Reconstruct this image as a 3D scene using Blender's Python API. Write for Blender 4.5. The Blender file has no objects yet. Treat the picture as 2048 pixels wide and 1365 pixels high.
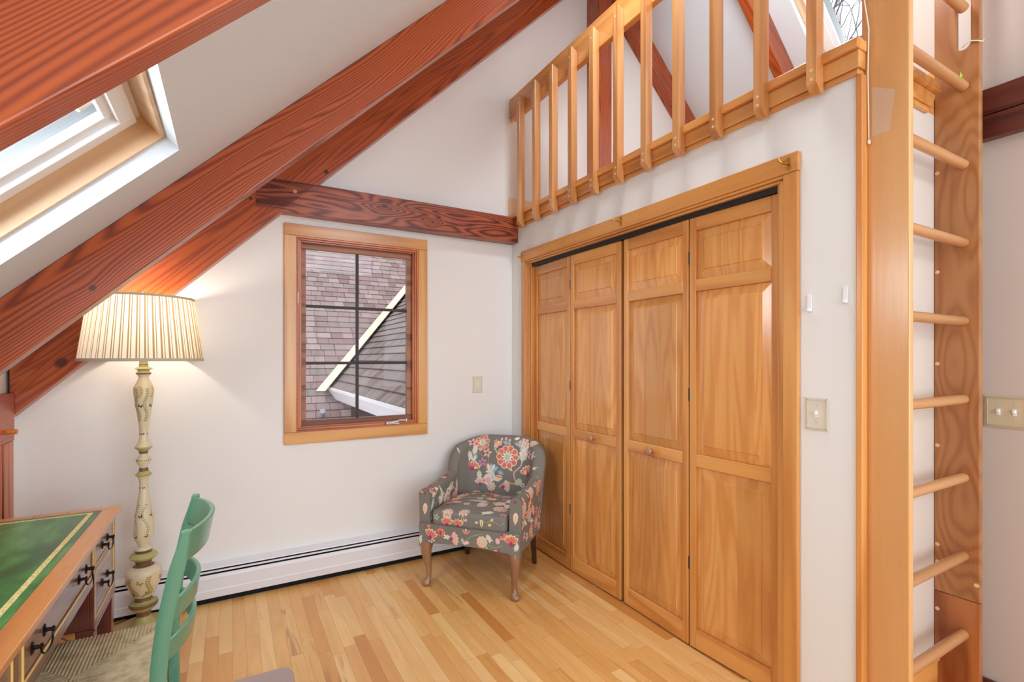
import bpy, bmesh, math, random
from mathutils import Vector, Matrix
from mathutils.bvhtree import BVHTree
random.seed(7)
sc = bpy.context.scene
COL = sc.collection
PI = math.pi
# ---------------------------------------------------------------- frame of reference
# Plan coordinates used below: X to the right along the window wall, Y away from the viewer
# towards the window wall, both counted from the spot where the photographer stood.
OX, OY = 1.875, 3.274          # corner of window wall / closet wall in those coordinates
def W(x, Y, z): return Vector((x - OX, Y - OY, z))

# ---------------------------------------------------------------- camera
cam_d = bpy.data.cameras.new('camera'); cam = bpy.data.objects.new('camera', cam_d); COL.objects.link(cam)
cam_d.sensor_width = 36; cam_d.lens = 36 * 982 / 2048; cam_d.shift_y = 35.5 / 2048; cam_d.clip_start = .02
cam.location = W(0, 0, 1.37); cam.rotation_euler = (PI / 2, 0, math.radians(-29.8))
sc.camera = cam
# ---------------------------------------------------------------- world, lights, exposure
wd = bpy.data.worlds.new('sky'); sc.world = wd; wd.use_nodes = True
bg = wd.node_tree.nodes['Background']; bg.inputs['Color'].default_value = (.90, .95, 1, 1); bg.inputs['Strength'].default_value = 1.5
sc.view_settings.view_transform = 'Standard'; sc.view_settings.look = 'None'
sc.view_settings.gamma = 1; sc.view_settings.exposure = 0; sc.view_settings.use_curve_mapping = False
sc.cycles.max_bounces = 8; sc.cycles.diffuse_bounces = 5; sc.cycles.glossy_bounces = 4; sc.cycles.transparent_max_bounces = 12
sc.cycles.sample_clamp_indirect = 6; sc.cycles.caustics_reflective = False; sc.cycles.caustics_refractive = False
def area(name, loc, target, sx, sy, power, col=(1, 1, 1)):
    d = bpy.data.lights.new(name, 'AREA'); d.shape = 'RECTANGLE'; d.size = sx; d.size_y = sy; d.energy = power; d.color = col
    o = bpy.data.objects.new(name, d); COL.objects.link(o); o.location = loc
    o.rotation_euler = (Vector(target) - Vector(loc)).to_track_quat('-Z', 'Y').to_euler(); return o
AL = math.atan(.985); CA, SA = math.cos(AL), math.sin(AL)
# daylight at the two roof windows; rear, right and high lights are added fill
area('daylight_left_roof_window', W(-.95, 1.55, 1.95), W(.55, 1.75, .3), 1.0, .8, 36, (.84, .93, 1))
area('daylight_right_roof_window', W(4.5, 1.42, 3.42), W(1.2, 3.1, 2.6), .75, .7, 80, (.92, .97, 1))
area('added_fill_rear', W(.8, -2.5, 1.5), W(.8, 3, 1.7), 2.8, 2.0, 68, (.76, .89, 1))  # added fill light at the invented glazing behind the viewer
area('added_fill_high_rear', W(1.6, -2.5, 3.1), W(2.6, 3, 3.6), 1.4, .9, 60, (.84, .93, 1))  # added fill light high at the rear, no window of its own
area('added_fill_right', W(2.75, -1.2, 1.5), W(-.6, 1.2, 1.75), 1.5, 1.2, 50, (.76, .89, 1))  # added fill from the right, brightens the left ceiling
area('added_fill_high_roof', W(1.35, 1.55, 4.15), W(3.8, 2.3, 2.9), .9, .8, 110, (.90, .96, 1))  # added fill above the ridge side, brightens the loft
sd = bpy.data.lights.new('overcast_sun', 'SUN'); sd.energy = .35; sd.angle = .6; sd.color = (1, .98, .95)
so = bpy.data.objects.new('overcast_sun', sd); COL.objects.link(so); so.rotation_euler = (math.radians(35), math.radians(-25), 0); so.location = (0, 0, 9)

# ---------------------------------------------------------------- node helpers
def lin(c):
    def f(v):
        v /= 255.; return v / 12.92 if v <= .04045 else ((v + .055) / 1.055) ** 2.4
    return (f(c[0]), f(c[1]), f(c[2]), 1)
class NT:
    def __init__(s, name):
        s.m = bpy.data.materials.new(name); s.m.use_nodes = True; s.t = s.m.node_tree
        s.b = s.t.nodes['Principled BSDF']; s.out = s.t.nodes['Material Output']
    def n(s, typ, **kw):
        o = s.t.nodes.new(typ)
        for k, v in kw.items(): setattr(o, k, v)
        return o
    def l(s, a, b): s.t.links.new(a, b)
    def put(s, sock, v):
        if isinstance(v, bpy.types.NodeSocket): s.l(v, sock)
        else: sock.default_value = v
    def math(s, op, a, b=None, c=None, clamp=False):
        o = s.n('ShaderNodeMath', operation=op); o.use_clamp = clamp
        s.put(o.inputs[0], a)
        if b is not None: s.put(o.inputs[1], b)
        if c is not None: s.put(o.inputs[2], c)
        return o.outputs[0]
    def vmath(s, op, a, b=None):
        o = s.n('ShaderNodeVectorMath', operation=op); s.put(o.inputs[0], a)
        if b is not None: s.put(o.inputs[1], b)
        return o.outputs['Value'] if op in ('LENGTH', 'DISTANCE', 'DOT_PRODUCT') else o.outputs[0]
    def noise(s, vec, scale=1, detail=3, rough=.5, dist=0):
        o = s.n('ShaderNodeTexNoise'); s.l(vec, o.inputs['Vector']); o.inputs['Scale'].default_value = scale
        o.inputs['Detail'].default_value = detail; o.inputs['Roughness'].default_value = rough; o.inputs['Distortion'].default_value = dist
        return o.outputs[0]
    def white(s, vec, dim='3D'):
        o = s.n('ShaderNodeTexWhiteNoise', noise_dimensions=dim)
        if dim == '1D': s.put(o.inputs['W'], vec)
        else: s.put(o.inputs['Vector'], vec)
        return o.outputs['Value']
    def sep(s, v): o = s.n('ShaderNodeSeparateXYZ'); s.l(v, o.inputs[0]); return o.outputs
    def comb(s, x, y, z):
        o = s.n('ShaderNodeCombineXYZ'); s.put(o.inputs[0], x); s.put(o.inputs[1], y); s.put(o.inputs[2], z); return o.outputs[0]
    def ramp(s, f, stops, interp='LINEAR'):
        o = s.n('ShaderNodeValToRGB'); s.l(f, o.inputs[0]); cr = o.color_ramp; cr.interpolation = interp
        while len(cr.elements) < len(stops): cr.elements.new(.5)
        for e, (p, c) in zip(cr.elements, stops): e.position = p; e.color = c if len(c) == 4 else lin(c)
        return o.outputs[0]
    def mix(s, f, a, b, typ='MIX'):
        o = s.n('ShaderNodeMixRGB', blend_type=typ); s.put(o.inputs[0], f); s.put(o.inputs[1], a); s.put(o.inputs[2], b); return o.outputs[0]
    def bump(s, h, strength=.3, dist=.002):
        o = s.n('ShaderNodeBump'); s.l(h, o.inputs['Height']); o.inputs['Strength'].default_value = strength; o.inputs['Distance'].default_value = dist
        s.l(o.outputs[0], s.b.inputs['Normal'])
    def coord(s, kind='Object'):
        return s.n('ShaderNodeTexCoord').outputs[kind]
    def rand(s): return s.n('ShaderNodeObjectInfo').outputs['Random']
    def set(s, rough=.5, coat=0, metal=0, color=None, spec=None, trans=0):
        s.b.inputs['Roughness'].default_value = rough; s.b.inputs['Coat Weight'].default_value = coat; s.b.inputs['Coat Roughness'].default_value = .15
        s.b.inputs['Metallic'].default_value = metal; s.b.inputs['Transmission Weight'].default_value = trans
        if color is not None: s.put(s.b.inputs['Base Color'], lin(color) if isinstance(color, tuple) else color)
        if spec is not None: s.b.inputs['Specular IOR Level'].default_value = spec
        return s.m
def plain(name, col, rough=.5, metal=0, coat=0, var=.0, scale=8, bump=0):
    t = NT(name)
    c = lin(col)
    if var or bump:
        nz = t.noise(t.coord(), scale, 4, .6)
        f = t.math('MULTIPLY_ADD', nz, 2 * var, 1 - var)
        mx = t.mix(1, c, t.comb(f, f, f), 'MULTIPLY'); t.l(mx, t.b.inputs['Base Color'])
        if bump: t.bump(t.noise(t.coord(), scale * 12, 3), bump, .001)
        return t.set(rough, coat, metal)
    return t.set(rough, coat, metal, col)
def wood(name, dark, mid, light, axis='X', core=True, across=6., along=.5, freq=22, rough=.35, coat=.25, contrast=1., knots=(), stave=0, staveax=None, fiber=.5, lin_=0., kamp=.12, broad_=.55):
    """Wood whose grain runs along the local axis; knots = [(x,y,z,size)] in object space."""
    t = NT(name); co = t.coord(); r = t.rand()
    off = t.comb(t.math('MULTIPLY', r, 17.3), t.math('MULTIPLY', r, 9.1), t.math('MULTIPLY', r, 23.7))
    p = t.vmath('ADD', co, off)
    s = [across] * 3; s['XYZ'.index(axis)] = along
    sv = t.vmath('MULTIPLY', p, tuple(s))
    if stave:
        st = t.sep(co)['XYZ'.index(staveax)]
        wob = t.math('MULTIPLY', t.noise(t.vmath('MULTIPLY', p, (1.3, 1.3, 1.3)), 1, 1), stave * .35)
        idx = t.math('FLOOR', t.math('DIVIDE', t.math('ADD', t.math('ADD', st, wob), t.math('MULTIPLY', r, stave * 3)), stave))
        wn = t.white(t.math('ADD', idx, t.math('MULTIPLY', r, 50)), '1D')
        sv = t.vmath('ADD', sv, t.comb(t.math('MULTIPLY', wn, 31), t.math('MULTIPLY', wn, 17), 0))
    f = t.noise(sv, 1, 2, .45, .15)
    if lin_:
        f = t.math('MULTIPLY', f, 1 + min(lin_, 6) * .45); q3 = t.sep(p); oth = [i for i in range(3) if i != 'XYZ'.index(axis)]
        f = t.math('ADD', f, t.math('ADD', t.math('MULTIPLY', q3[oth[0]], lin_ * .6), t.math('MULTIPLY', q3[oth[1]], lin_)))
    for k in knots:
        d = t.vmath('SUBTRACT', co, (k[0], k[1], k[2]))
        q = [1.] * 3; q['XYZ'.index(axis)] = .42
        d = t.vmath('LENGTH', t.vmath('MULTIPLY', d, tuple(q)))
        g = t.math('POWER', 2.718, t.math('MULTIPLY', t.math('POWER', t.math('DIVIDE', d, k[3] * 1.6), 2), -1))
        f = t.math('ADD', f, t.math('MULTIPLY', g, kamp))
    rings = t.math('MULTIPLY_ADD', t.math('SINE', t.math('MULTIPLY', f, freq * 2 * PI / 3)), .5, .5)
    rings = t.math('POWER', rings, 1.6)
    s2 = [160.] * 3; s2['XYZ'.index(axis)] = 3.5
    fib = t.noise(t.vmath('MULTIPLY', p, tuple(s2)), 1, 2, .6)
    broad = t.noise(t.vmath('MULTIPLY', sv, (.6, .6, .6)), 1, 2)
    v = t.math('MULTIPLY_ADD', rings, .42 * contrast, t.math('MULTIPLY', fib, .28 * fiber))
    v = t.math('MULTIPLY_ADD', broad, broad_, t.math('ADD', v, (.55 - broad_) * .5))
    col = t.ramp(v, [(.18, light), (.48, mid), (.85, dark)])
    if stave:
        w2 = t.math('MULTIPLY_ADD', wn, .30, .84); col = t.mix(1, col, t.comb(w2, t.math('POWER', w2, 1.25), t.math('POWER', w2, 1.5)), 'MULTIPLY')
    vv = t.math('MULTIPLY_ADD', r, .16, .92); col = t.mix(1, col, t.comb(vv, vv, vv), 'MULTIPLY')
    for k in (knots if core else ()):
        d = t.vmath('SUBTRACT', co, (k[0], k[1], k[2])); q = [1.] * 3; q['XYZ'.index(axis)] = .75
        d = t.vmath('LENGTH', t.vmath('MULTIPLY', d, tuple(q)))
        m = t.math('SUBTRACT', 1, t.math('DIVIDE', d, k[3] * .55), clamp=True); m = t.math('MULTIPLY', m, 2.2, clamp=True)
        col = t.mix(t.math('MULTIPLY', m, .85), col, lin((60, 26, 16)))
    t.l(col, t.b.inputs['Base Color'])
    t.bump(t.math('ADD', t.math('MULTIPLY', rings, .5), fib), .18, .0006)
    rr = t.math('MULTIPLY_ADD', fib, .2, rough - .1); t.l(rr, t.b.inputs['Roughness'])
    t.b.inputs['Coat Weight'].default_value = coat; t.b.inputs['Coat Roughness'].default_value = .2
    return t.m
# ---------------------------------------------------------------- mesh helpers
class M:
    def __init__(s): s.v = []; s.f = []; s.mi = []; s.uv = None
    def add(s, vs, fs, mi=0):
        b = len(s.v); s.v += [tuple(v) for v in vs]; s.f += [tuple(b + i for i in f) for f in fs]; s.mi += [mi] * len(fs); return s
    def box(s, x0, x1, y0, y1, z0, z1, mi=0):
        return s.add([(x0, y0, z0), (x1, y0, z0), (x1, y1, z0), (x0, y1, z0), (x0, y0, z1), (x1, y0, z1), (x1, y1, z1), (x0, y1, z1)],
                     [(0, 3, 2, 1), (4, 5, 6, 7), (0, 1, 5, 4), (1, 2, 6, 5), (2, 3, 7, 6), (3, 0, 4, 7)], mi)
    def wbox(s, x0, x1, Y0, Y1, z0, z1, mi=0): return s.box(x0 - OX, x1 - OX, Y0 - OY, Y1 - OY, z0, z1, mi)
    def prism(s, poly, a, b, axis='y', mi=0):
        """poly in the two remaining axes (xz for y, yz for x, xy for z)"""
        n = len(poly)
        def mk(p, q):
            return {'y': (p[0], q, p[1]), 'x': (q, p[0], p[1]), 'z': (p[0], p[1], q)}[axis]
        vs = [mk(p, a) for p in poly] + [mk(p, b) for p in poly]
        fs = [tuple(range(n)), tuple(range(2 * n - 1, n - 1, -1))] + [(i, i + n, (i + 1) % n + n, (i + 1) % n) for i in range(n)]
        return s.add(vs, fs, mi)
    def lathe(s, prof, seg=32, c=(0, 0, 0), mi=0, cap=True, lean=(0, 0)):
        vs = []; fs = []
        for (r, z) in prof:
            for k in range(seg):
                a = 2 * PI * k / seg; vs.append((c[0] + r * math.cos(a) + lean[0] * z, c[1] + r * math.sin(a) + lean[1] * z, c[2] + z))
        for i in range(len(prof) - 1):
            for k in range(seg):
                k2 = (k + 1) % seg; fs.append((i * seg + k, i * seg + k2, (i + 1) * seg + k2, (i + 1) * seg + k))
        if cap: fs.append(tuple(range(seg - 1, -1, -1))); fs.append(tuple((len(prof) - 1) * seg + k for k in range(seg)))
        return s.add(vs, fs, mi)
    def tube(s, pts, rad, seg=10, mi=0, flat=1., closed=False):
        pts = [Vector(p) for p in pts]; n = len(pts)
        if not isinstance(rad, (list, tuple)): rad = [rad] * n
        vs = []; fs = []; up = None
        for i, p in enumerate(pts):
            d = (pts[min(i + 1, n - 1)] - pts[max(i - 1, 0)]).normalized()
            if up is None: up = Vector((0, 0, 1)) if abs(d.z) < .9 else Vector((1, 0, 0))
            a = d.cross(up).normalized(); b = a.cross(d).normalized(); up = b
            for k in range(seg):
                t = 2 * PI * k / seg; vs.append(p + a * math.cos(t) * rad[i] + b * math.sin(t) * rad[i] * flat)
        for i in range(n - 1):
            for k in range(seg):
                k2 = (k + 1) % seg; fs.append((i * seg + k, i * seg + k2, (i + 1) * seg + k2, (i + 1) * seg + k))
        fs.append(tuple(range(seg - 1, -1, -1))); fs.append(tuple((n - 1) * seg + k for k in range(seg)))
        return s.add(vs, fs, mi)
    def ring(s, x0, x1, y0, y1, z0, z1, w, wy=None, mi=0):
        """rectangular picture-frame ring in local xy"""
        wy = wy or w
        s.box(x0, x1, y0, y0 + wy, z0, z1, mi); s.box(x0, x1, y1 - wy, y1, z0, z1, mi)
        s.box(x0, x0 + w, y0 + wy, y1 - wy, z0, z1, mi); s.box(x1 - w, x1, y0 + wy, y1 - wy, z0, z1, mi); return s
    def xf(s, mat): s.v = [tuple(mat @ Vector(v)) for v in s.v]; return s
def root_of(o):
    while o.parent: o = o.parent
    return o
def obj(name, m, mat, parent=None, bevel=0., smooth=False, local=False, seg=2, fix=True):
    """local=True: coordinates are already in the root's frame. Otherwise world coordinates."""
    me = bpy.data.meshes.new(name); vs = m.v
    o = bpy.data.objects.new(name, me); COL.objects.link(o)
    if parent is not None:
        o.parent = parent
        if not local:
            L = root_of(parent).location; vs = [(v[0] - L.x, v[1] - L.y, v[2] - L.z) for v in vs]
    elif not local:
        xs = [v[0] for v in vs]; ys = [v[1] for v in vs]; zs = [v[2] for v in vs]
        L = Vector(((min(xs) + max(xs)) / 2, (min(ys) + max(ys)) / 2, min(zs))); o.location = L
        vs = [(v[0] - L.x, v[1] - L.y, v[2] - L.z) for v in vs]
    me.from_pydata(vs, [], m.f)
    for q in (mat if isinstance(mat, (list, tuple)) else [mat]): me.materials.append(q)
    for p, i in zip(me.polygons, m.mi): p.material_index = i
    if fix:
        b = bmesh.new(); b.from_mesh(me); bmesh.ops.recalc_face_normals(b, faces=b.faces); b.to_mesh(me); b.free()
    if smooth:
        for p in me.polygons: p.use_smooth = True
        if smooth != 'all':
            try: me.set_sharp_from_angle(angle=math.radians(38 if smooth is True else smooth))
            except Exception: pass
    if bevel:
        md = o.modifiers.new('bevel', 'BEVEL'); md.width = bevel; md.segments = seg; md.limit_method = 'ANGLE'; md.angle_limit = math.radians(40)
    return o
def thing(name, label, cat, loc, rotz=0, group=None):
    o = bpy.data.objects.new(name, None); COL.objects.link(o); o.location = loc; o.rotation_euler = (0, 0, rotz)
    o.empty_display_size = .1
    if label: o['label'] = label; o['category'] = cat
    if group: o['group'] = group
    return o
def tag(o, label, cat, group=None):
    o['label'] = label; o['category'] = cat
    if group: o['group'] = group
    return o
def struct(o): o['kind'] = 'structure'; return o
def sempty(name, loc): o = bpy.data.objects.new(name, None); COL.objects.link(o); o.location = loc; o['kind'] = 'structure'; o.empty_display_size = .1; return o
def split(o):
    """one object per loose piece of the mesh"""
    me = o.data; n = len(me.vertices); par = list(range(n))
    def find(i):
        while par[i] != i: par[i] = par[par[i]]; i = par[i]
        return i
    for e in me.edges:
        a, b = find(e.vertices[0]), find(e.vertices[1])
        if a != b: par[a] = b
    groups = {}
    for i in range(n): groups.setdefault(find(i), []).append(i)
    if len(groups) < 2: return [o]
    out = []
    for gi, vs in enumerate(groups.values()):
        mp = {v: i for i, v in enumerate(vs)}; nm = bpy.data.meshes.new(me.name)
        fs = [p for p in me.polygons if p.vertices[0] in mp]
        nm.from_pydata([me.vertices[v].co.copy() for v in vs], [], [[mp[v] for v in p.vertices] for p in fs])
        for m_ in me.materials: nm.materials.append(m_)
        for q, p in zip(nm.polygons, fs): q.use_smooth = p.use_smooth; q.material_index = p.material_index
        if gi == 0: c = o; c.data = nm
        else: c = o.copy(); c.data = nm; COL.objects.link(c)
        out.append(c)
    return out
def copypart(o, dz=(0, 0, 0)):
    c = o.copy(); COL.objects.link(c); c.location = Vector(o.location) + Vector(dz); return c

# ---------------------------------------------------------------- materials
def wallpaint(name, col, rough=.75):
    t = NT(name); co = t.coord()
    nz = t.noise(co, 1.6, 3, .5); f = t.math('MULTIPLY_ADD', nz, .05, .975)
    t.l(t.mix(1, lin(col), t.comb(f, f, f), 'MULTIPLY'), t.b.inputs['Base Color'])
    t.bump(t.noise(co, 55, 4, .65), .10, .002)
    return t.set(rough)
m_wall = wallpaint('white_wall_paint', (232, 231, 229))
m_ceil = wallpaint('white_ceiling_paint', (214, 222, 230))
m_wallr = wallpaint('cream_wall_paint', (204, 189, 178))
RED = dict(dark=(104, 36, 12), mid=(160, 68, 22), light=(184, 92, 36), lin_=6.)
m_raft = wood('red_stained_fir', axis='X', across=4, along=.3, freq=34, rough=.36, coat=.4, contrast=.8, **RED)
m_raftY = wood('red_stained_fir_beam', axis='Y', across=4, along=.3, freq=34, rough=.36, coat=.4, contrast=.8, **RED)
m_raftZ = wood('red_stained_fir_post', axis='Z', across=4, along=.3, freq=34, rough=.3, coat=.5, contrast=.8, **RED)
m_tie = wood('weathered_fir_tie_beam', dark=(86, 30, 18), mid=(146, 66, 38), light=(172, 94, 62), axis='X', across=7, along=.8, freq=40, contrast=1.3, lin_=.8, kamp=.3, rough=.4, coat=.3,
             knots=[(-.13, -.047, .12, .035), (.2, -.047, .06, .014)])
m_darkbeam = wood('dark_brown_beam', dark=(58, 20, 14), mid=(88, 36, 26), light=(104, 48, 34), axis='Y', across=9, along=.4, freq=26, rough=.35, coat=.3)
PINE = dict(dark=(186, 112, 52), mid=(214, 146, 76), light=(228, 170, 98))
m_pineZ = wood('amber_pine_upright', axis='Z', across=5, along=.35, freq=16, rough=.3, coat=.4, contrast=.8, **PINE)
m_pineY = wood('amber_pine_lengthwise', axis='Y', across=5, along=.35, freq=16, rough=.3, coat=.4, contrast=.8, **PINE)
m_pineX = wood('amber_pine_crosswise', axis='X', across=5, along=.35, freq=16, rough=.3, coat=.4, contrast=.8, **PINE)
m_panel = wood('amber_pine_panel', axis='Z', across=5, along=.45, freq=34, rough=.26, coat=.5, contrast=.5, broad_=.28, stave=.095, staveax='Y', lin_=.5, dark=(188, 112, 50), mid=(218, 150, 80), light=(232, 176, 104))
m_birchZ = wood('honey_birch_upright', axis='Z', across=4, along=.5, freq=10, rough=.3, coat=.35, contrast=.7, dark=(182, 116, 64), mid=(206, 147, 88), light=(220, 168, 110))
m_cherryZ = wood('brown_birch_upright', axis='Z', across=7, along=1.3, freq=20, rough=.35, coat=.3, contrast=.5, core=False, kamp=.9, knots=[(.28, -.03, 2.02, .10), (.28, .0, 1.35, .07), (.28, -.02, .8, .08)], dark=(126, 68, 34), mid=(168, 108, 60), light=(188, 132, 80))
m_birchX = wood('honey_birch_rung', axis='X', across=8, along=.8, freq=8, rough=.4, coat=.2, contrast=.6, dark=(160, 102, 60), mid=(184, 130, 84), light=(198, 148, 102))
m_rail = wood('honey_pine_rail', axis='Y', across=6, along=.4, freq=14, rough=.3, coat=.45, contrast=.8, dark=(184, 114, 54), mid=(212, 146, 78), light=(226, 168, 98))
m_bal = wood('honey_maple_baluster', axis='Z', across=10, along=.6, freq=12, rough=.22, coat=.7, contrast=.8, dark=(172, 106, 56), mid=(202, 140, 82), light=(220, 166, 110))
m_palepine = wood('pale_pine', axis='X', across=6, along=.5, freq=12, rough=.4, coat=.2, contrast=.7, dark=(190, 138, 92), mid=(222, 182, 140), light=(234, 202, 164))
m_winw = wood('orange_pine_window_crosswise', axis='X', across=6, along=.4, freq=16, rough=.3, coat=.4, contrast=.9, dark=(178, 112, 50), mid=(212, 150, 80), light=(224, 170, 98))
m_winz = wood('orange_pine_window_upright', axis='Z', across=6, along=.4, freq=16, rough=.3, coat=.4, contrast=.9, dark=(178, 112, 50), mid=(212, 150, 80), light=(224, 170, 98))
m_white = plain('white_enamel', (236, 236, 238), .35)
m_heat = plain('white_heater_enamel', (226, 226, 232), .4, var=.03, scale=14)
m_black = plain('black_metal', (26, 22, 22), .5)
m_darkgap = plain('black_void', (10, 9, 9), .9)  # near-black that stands in for shade inside and under the heater
m_muntin = plain('dark_bronze_muntin', (40, 22, 20), .5)
m_chrome = plain('brushed_nickel', (190, 192, 200), .3, metal=1)
m_brass = plain('polished_brass', (214, 170, 84), .25, metal=1)
m_ivory = plain('ivory_plastic', (222, 214, 196), .4)
m_beige = plain('beige_plastic', (206, 190, 160), .45)
m_grey = plain('grey_aluminium', (176, 180, 182), .5)
m_string = plain('white_string', (232, 224, 208), .8)
m_tape = None
def glass(name, tint=(1, 1, 1, 1)):
    t = NT(name); tr = t.n('ShaderNodeBsdfTransparent'); gl = t.n('ShaderNodeBsdfGlossy'); gl.inputs['Roughness'].default_value = .02
    tr.inputs[0].default_value = tint
    fr = t.n('ShaderNodeLayerWeight'); fr.inputs[0].default_value = .5; mx = t.n('ShaderNodeMixShader')
    t.l(t.math('MULTIPLY_ADD', t.math('POWER', fr.outputs['Facing'], 5), .5, .005), mx.inputs[0]); t.l(tr.outputs[0], mx.inputs[1]); t.l(gl.outputs[0], mx.inputs[2]); t.l(mx.outputs[0], t.out.inputs[0]); return t.m
m_glass = glass('window_glass')
def floormat():
    t = NT('maple_strip_floor'); co = t.coord(); x, y, z = t.sep(co)
    bw = .0572; row = t.math('FLOOR', t.math('DIVIDE', x, bw)); rn = t.white(row, '1D')
    yy = t.math('ADD', y, t.math('MULTIPLY', rn, 5)); L = t.math('MULTIPLY_ADD', t.white(t.math('ADD', row, 91.7), '1D'), .35, .42)
    q = t.math('DIVIDE', yy, L); seg = t.math('FLOOR', q)
    bn = t.white(t.comb(row, seg, 3.1)); bn2 = t.white(t.comb(row, seg, 8.7))
    p = t.vmath('ADD', co, t.comb(t.math('MULTIPLY', bn, 31), t.math('MULTIPLY', bn2, 13), 0))
    f = t.noise(t.vmath('MULTIPLY', p, (11, 1.1, 1)), 1, 3, .5, .4)
    rings = t.math('MULTIPLY_ADD', t.math('SINE', t.math('MULTIPLY', f, 26)), .5, .5)
    fib = t.noise(t.vmath('MULTIPLY', p, (260, 6, 1)), 1, 2)
    base = t.ramp(bn, [(0, (206, 138, 66)), (.10, (222, 160, 86)), (.4, (232, 178, 106)), (.75, (238, 190, 120)), (1, (244, 204, 138))])
    dk = t.math('MULTIPLY', t.math('ADD', t.math('MULTIPLY', rings, .14), t.math('MULTIPLY', fib, .12)), 1)
    base = t.mix(dk, base, lin((176, 112, 58)))
    # mineral streaks in a few boards
    st = t.noise(t.vmath('MULTIPLY', p, (22, 2.2, 1)), 1, 2, .5, 1.0)
    stm = t.math('MULTIPLY', t.math('GREATER_THAN', bn2, .80), t.math('MULTIPLY', t.math('SUBTRACT', st, .56, clamp=True), 5, clamp=True))
    base = t.mix(t.math('MULTIPLY', stm, .6), base, lin((142, 78, 36)))
    # scuffs
    sc_ = t.noise(t.vmath('MULTIPLY', co, (5, 3, 1)), 1, 4, .65); sm = t.math('MULTIPLY', t.math('SUBTRACT', sc_, .6, clamp=True), 2.2, clamp=True)
    base = t.mix(sm, base, lin((236, 214, 188)))
    gx = t.math('ABSOLUTE', t.math('SUBTRACT', t.math('FRACT', t.math('DIVIDE', x, bw)), .5)); gm = t.math('GREATER_THAN', gx, .488)
    gy = t.math('MULTIPLY', t.math('ABSOLUTE', t.math('SUBTRACT', t.math('FRACT', q), .5)), L); gl = t.math('GREATER_THAN', gy, t.math('SUBTRACT', t.math('MULTIPLY', L, .5), .0010))
    g = t.math('MAXIMUM', gm, gl); base = t.mix(t.math('MULTIPLY', g, .5), base, lin((120, 68, 30)))
    t.l(base, t.b.inputs['Base Color'])
    h = t.math('SUBTRACT', t.math('MULTIPLY', fib, .2), g); t.bump(h, .25, .0008)
    t.l(t.math('MULTIPLY_ADD', t.noise(co, 3, 3), .2, .26), t.b.inputs['Roughness'])
    t.b.inputs['Coat Weight'].default_value = .25; t.b.inputs['Coat Roughness'].default_value = .25
    return t.m
m_floor = floormat()
# ================================================================ ROOM SHELL
ZC0 = 1.37 + .851                      # height of the sloping ceiling at X = 0
RX = 2.645; RZ = ZC0 + .985 * RX       # ridge
def zceil(x): return ZC0 + .985 * x if x < RX else RZ - .985 * (x - RX)
XL = -.92                              # low side wall
YR = -2.35                             # wall behind the viewer
struct(obj('floor', M().wbox(XL - .1, 2.75, YR - .1, OY + .12, -.06, 0), m_floor))
# window wall (gable)
wx0, wx1, wz0, wz1 = .335, 1.131, .905, 2.139
g = M()
def gp(poly): g.prism([(x - OX, z) for x, z in poly], 0, .12, 'y')
gp([(XL - .1, 0), (wx0, 0), (wx0, zceil(wx0) + .02), (XL - .1, zceil(XL - .1) + .02)])
gp([(wx0, 0), (wx1, 0), (wx1, wz0), (wx0, wz0)])
gp([(wx0, wz1), (wx1, wz1), (wx1, zceil(wx1) + .02), (wx0, zceil(wx0) + .02)])
gp([(wx1, 0), (5.5, 0), (5.5, zceil(5.5) + .02), (RX, RZ + .02), (wx1, zceil(wx1) + .02)])
struct(obj('wall_back', g, m_wall))
struct(obj('wall_left', M().wbox(XL - .1, XL, YR, OY, 0, zceil(XL) + .03), m_wall))
# wall behind the viewer with a glazed opening added to let in fill light
g = M(); rx0, rx1, rz0, rz1 = -.7, 2.3, .35, 2.35
def rp(poly): g.prism([(x - OX, z) for x, z in poly], YR - .1 - OY, YR - OY, 'y')
rp([(XL - .1, 0), (rx0, 0), (rx0, zceil(rx0)), (XL - .1, zceil(XL - .1))]); rp([(rx0, 0), (rx1, 0), (rx1, rz0), (rx0, rz0)])
rp([(.6, rz1), (.9, rz1), (.9, zceil(.9)), (.6, zceil(.6))]); rp([(rx0, 1.532), (-.0, rz1), (.6, rz1), (.6, zceil(.6)), (rx0, 1.533)])
rp([(.9, rz1), (2.3, rz1), (2.3, 2.9), (.9, 2.9)]); rp([(2.3, 0), (2.75, 0), (2.75, RZ), (RX, RZ), (2.3, zceil(2.3))])
struct(obj('wall_rear', g, m_wall))
w4 = sempty('window_4_added', W(.8, YR - .05, rz0))  # unseen glazing added behind the viewer to let in daylight
f = M(); f.wbox(rx0, rx1, YR - .08, YR - .02, rz0, rz0 + .06)
for x in (rx0, .27, 1.27, rx1 - .06): f.wbox(x, x + .06, YR - .08, YR - .02, rz0, 1.53 if x < 0 else rz1)
split(obj('added_window_frame', f, m_white, w4))
# right hand wall, above it the part that rises beside the loft
g = M(); wy0, wy1, wz0_, wz1_ = -1.95, -.45, .9, 2.1
for (a, b, c, d) in ((YR, wy0, 0, RZ), (wy1, 1.10, 0, RZ), (wy0, wy1, 0, wz0_), (wy0, wy1, wz1_, RZ)): g.wbox(RX, RX + .1, a, b, c, d)
g.wbox(RX, RX + .1, 1.10, OY, 0, 2.36)
struct(obj('wall_right', g, m_wallr))
w5 = sempty('window_5_added', W(RX, -1.2, .9)); f = M()  # unseen window added in the right wall to light the left slope
for Y in (wy0, -1.225, wy1 - .05): f.wbox(RX + .02, RX + .07, Y, Y + .05, .9, 2.1)
split(obj('added_window_frame', f, m_white, w5))
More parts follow.
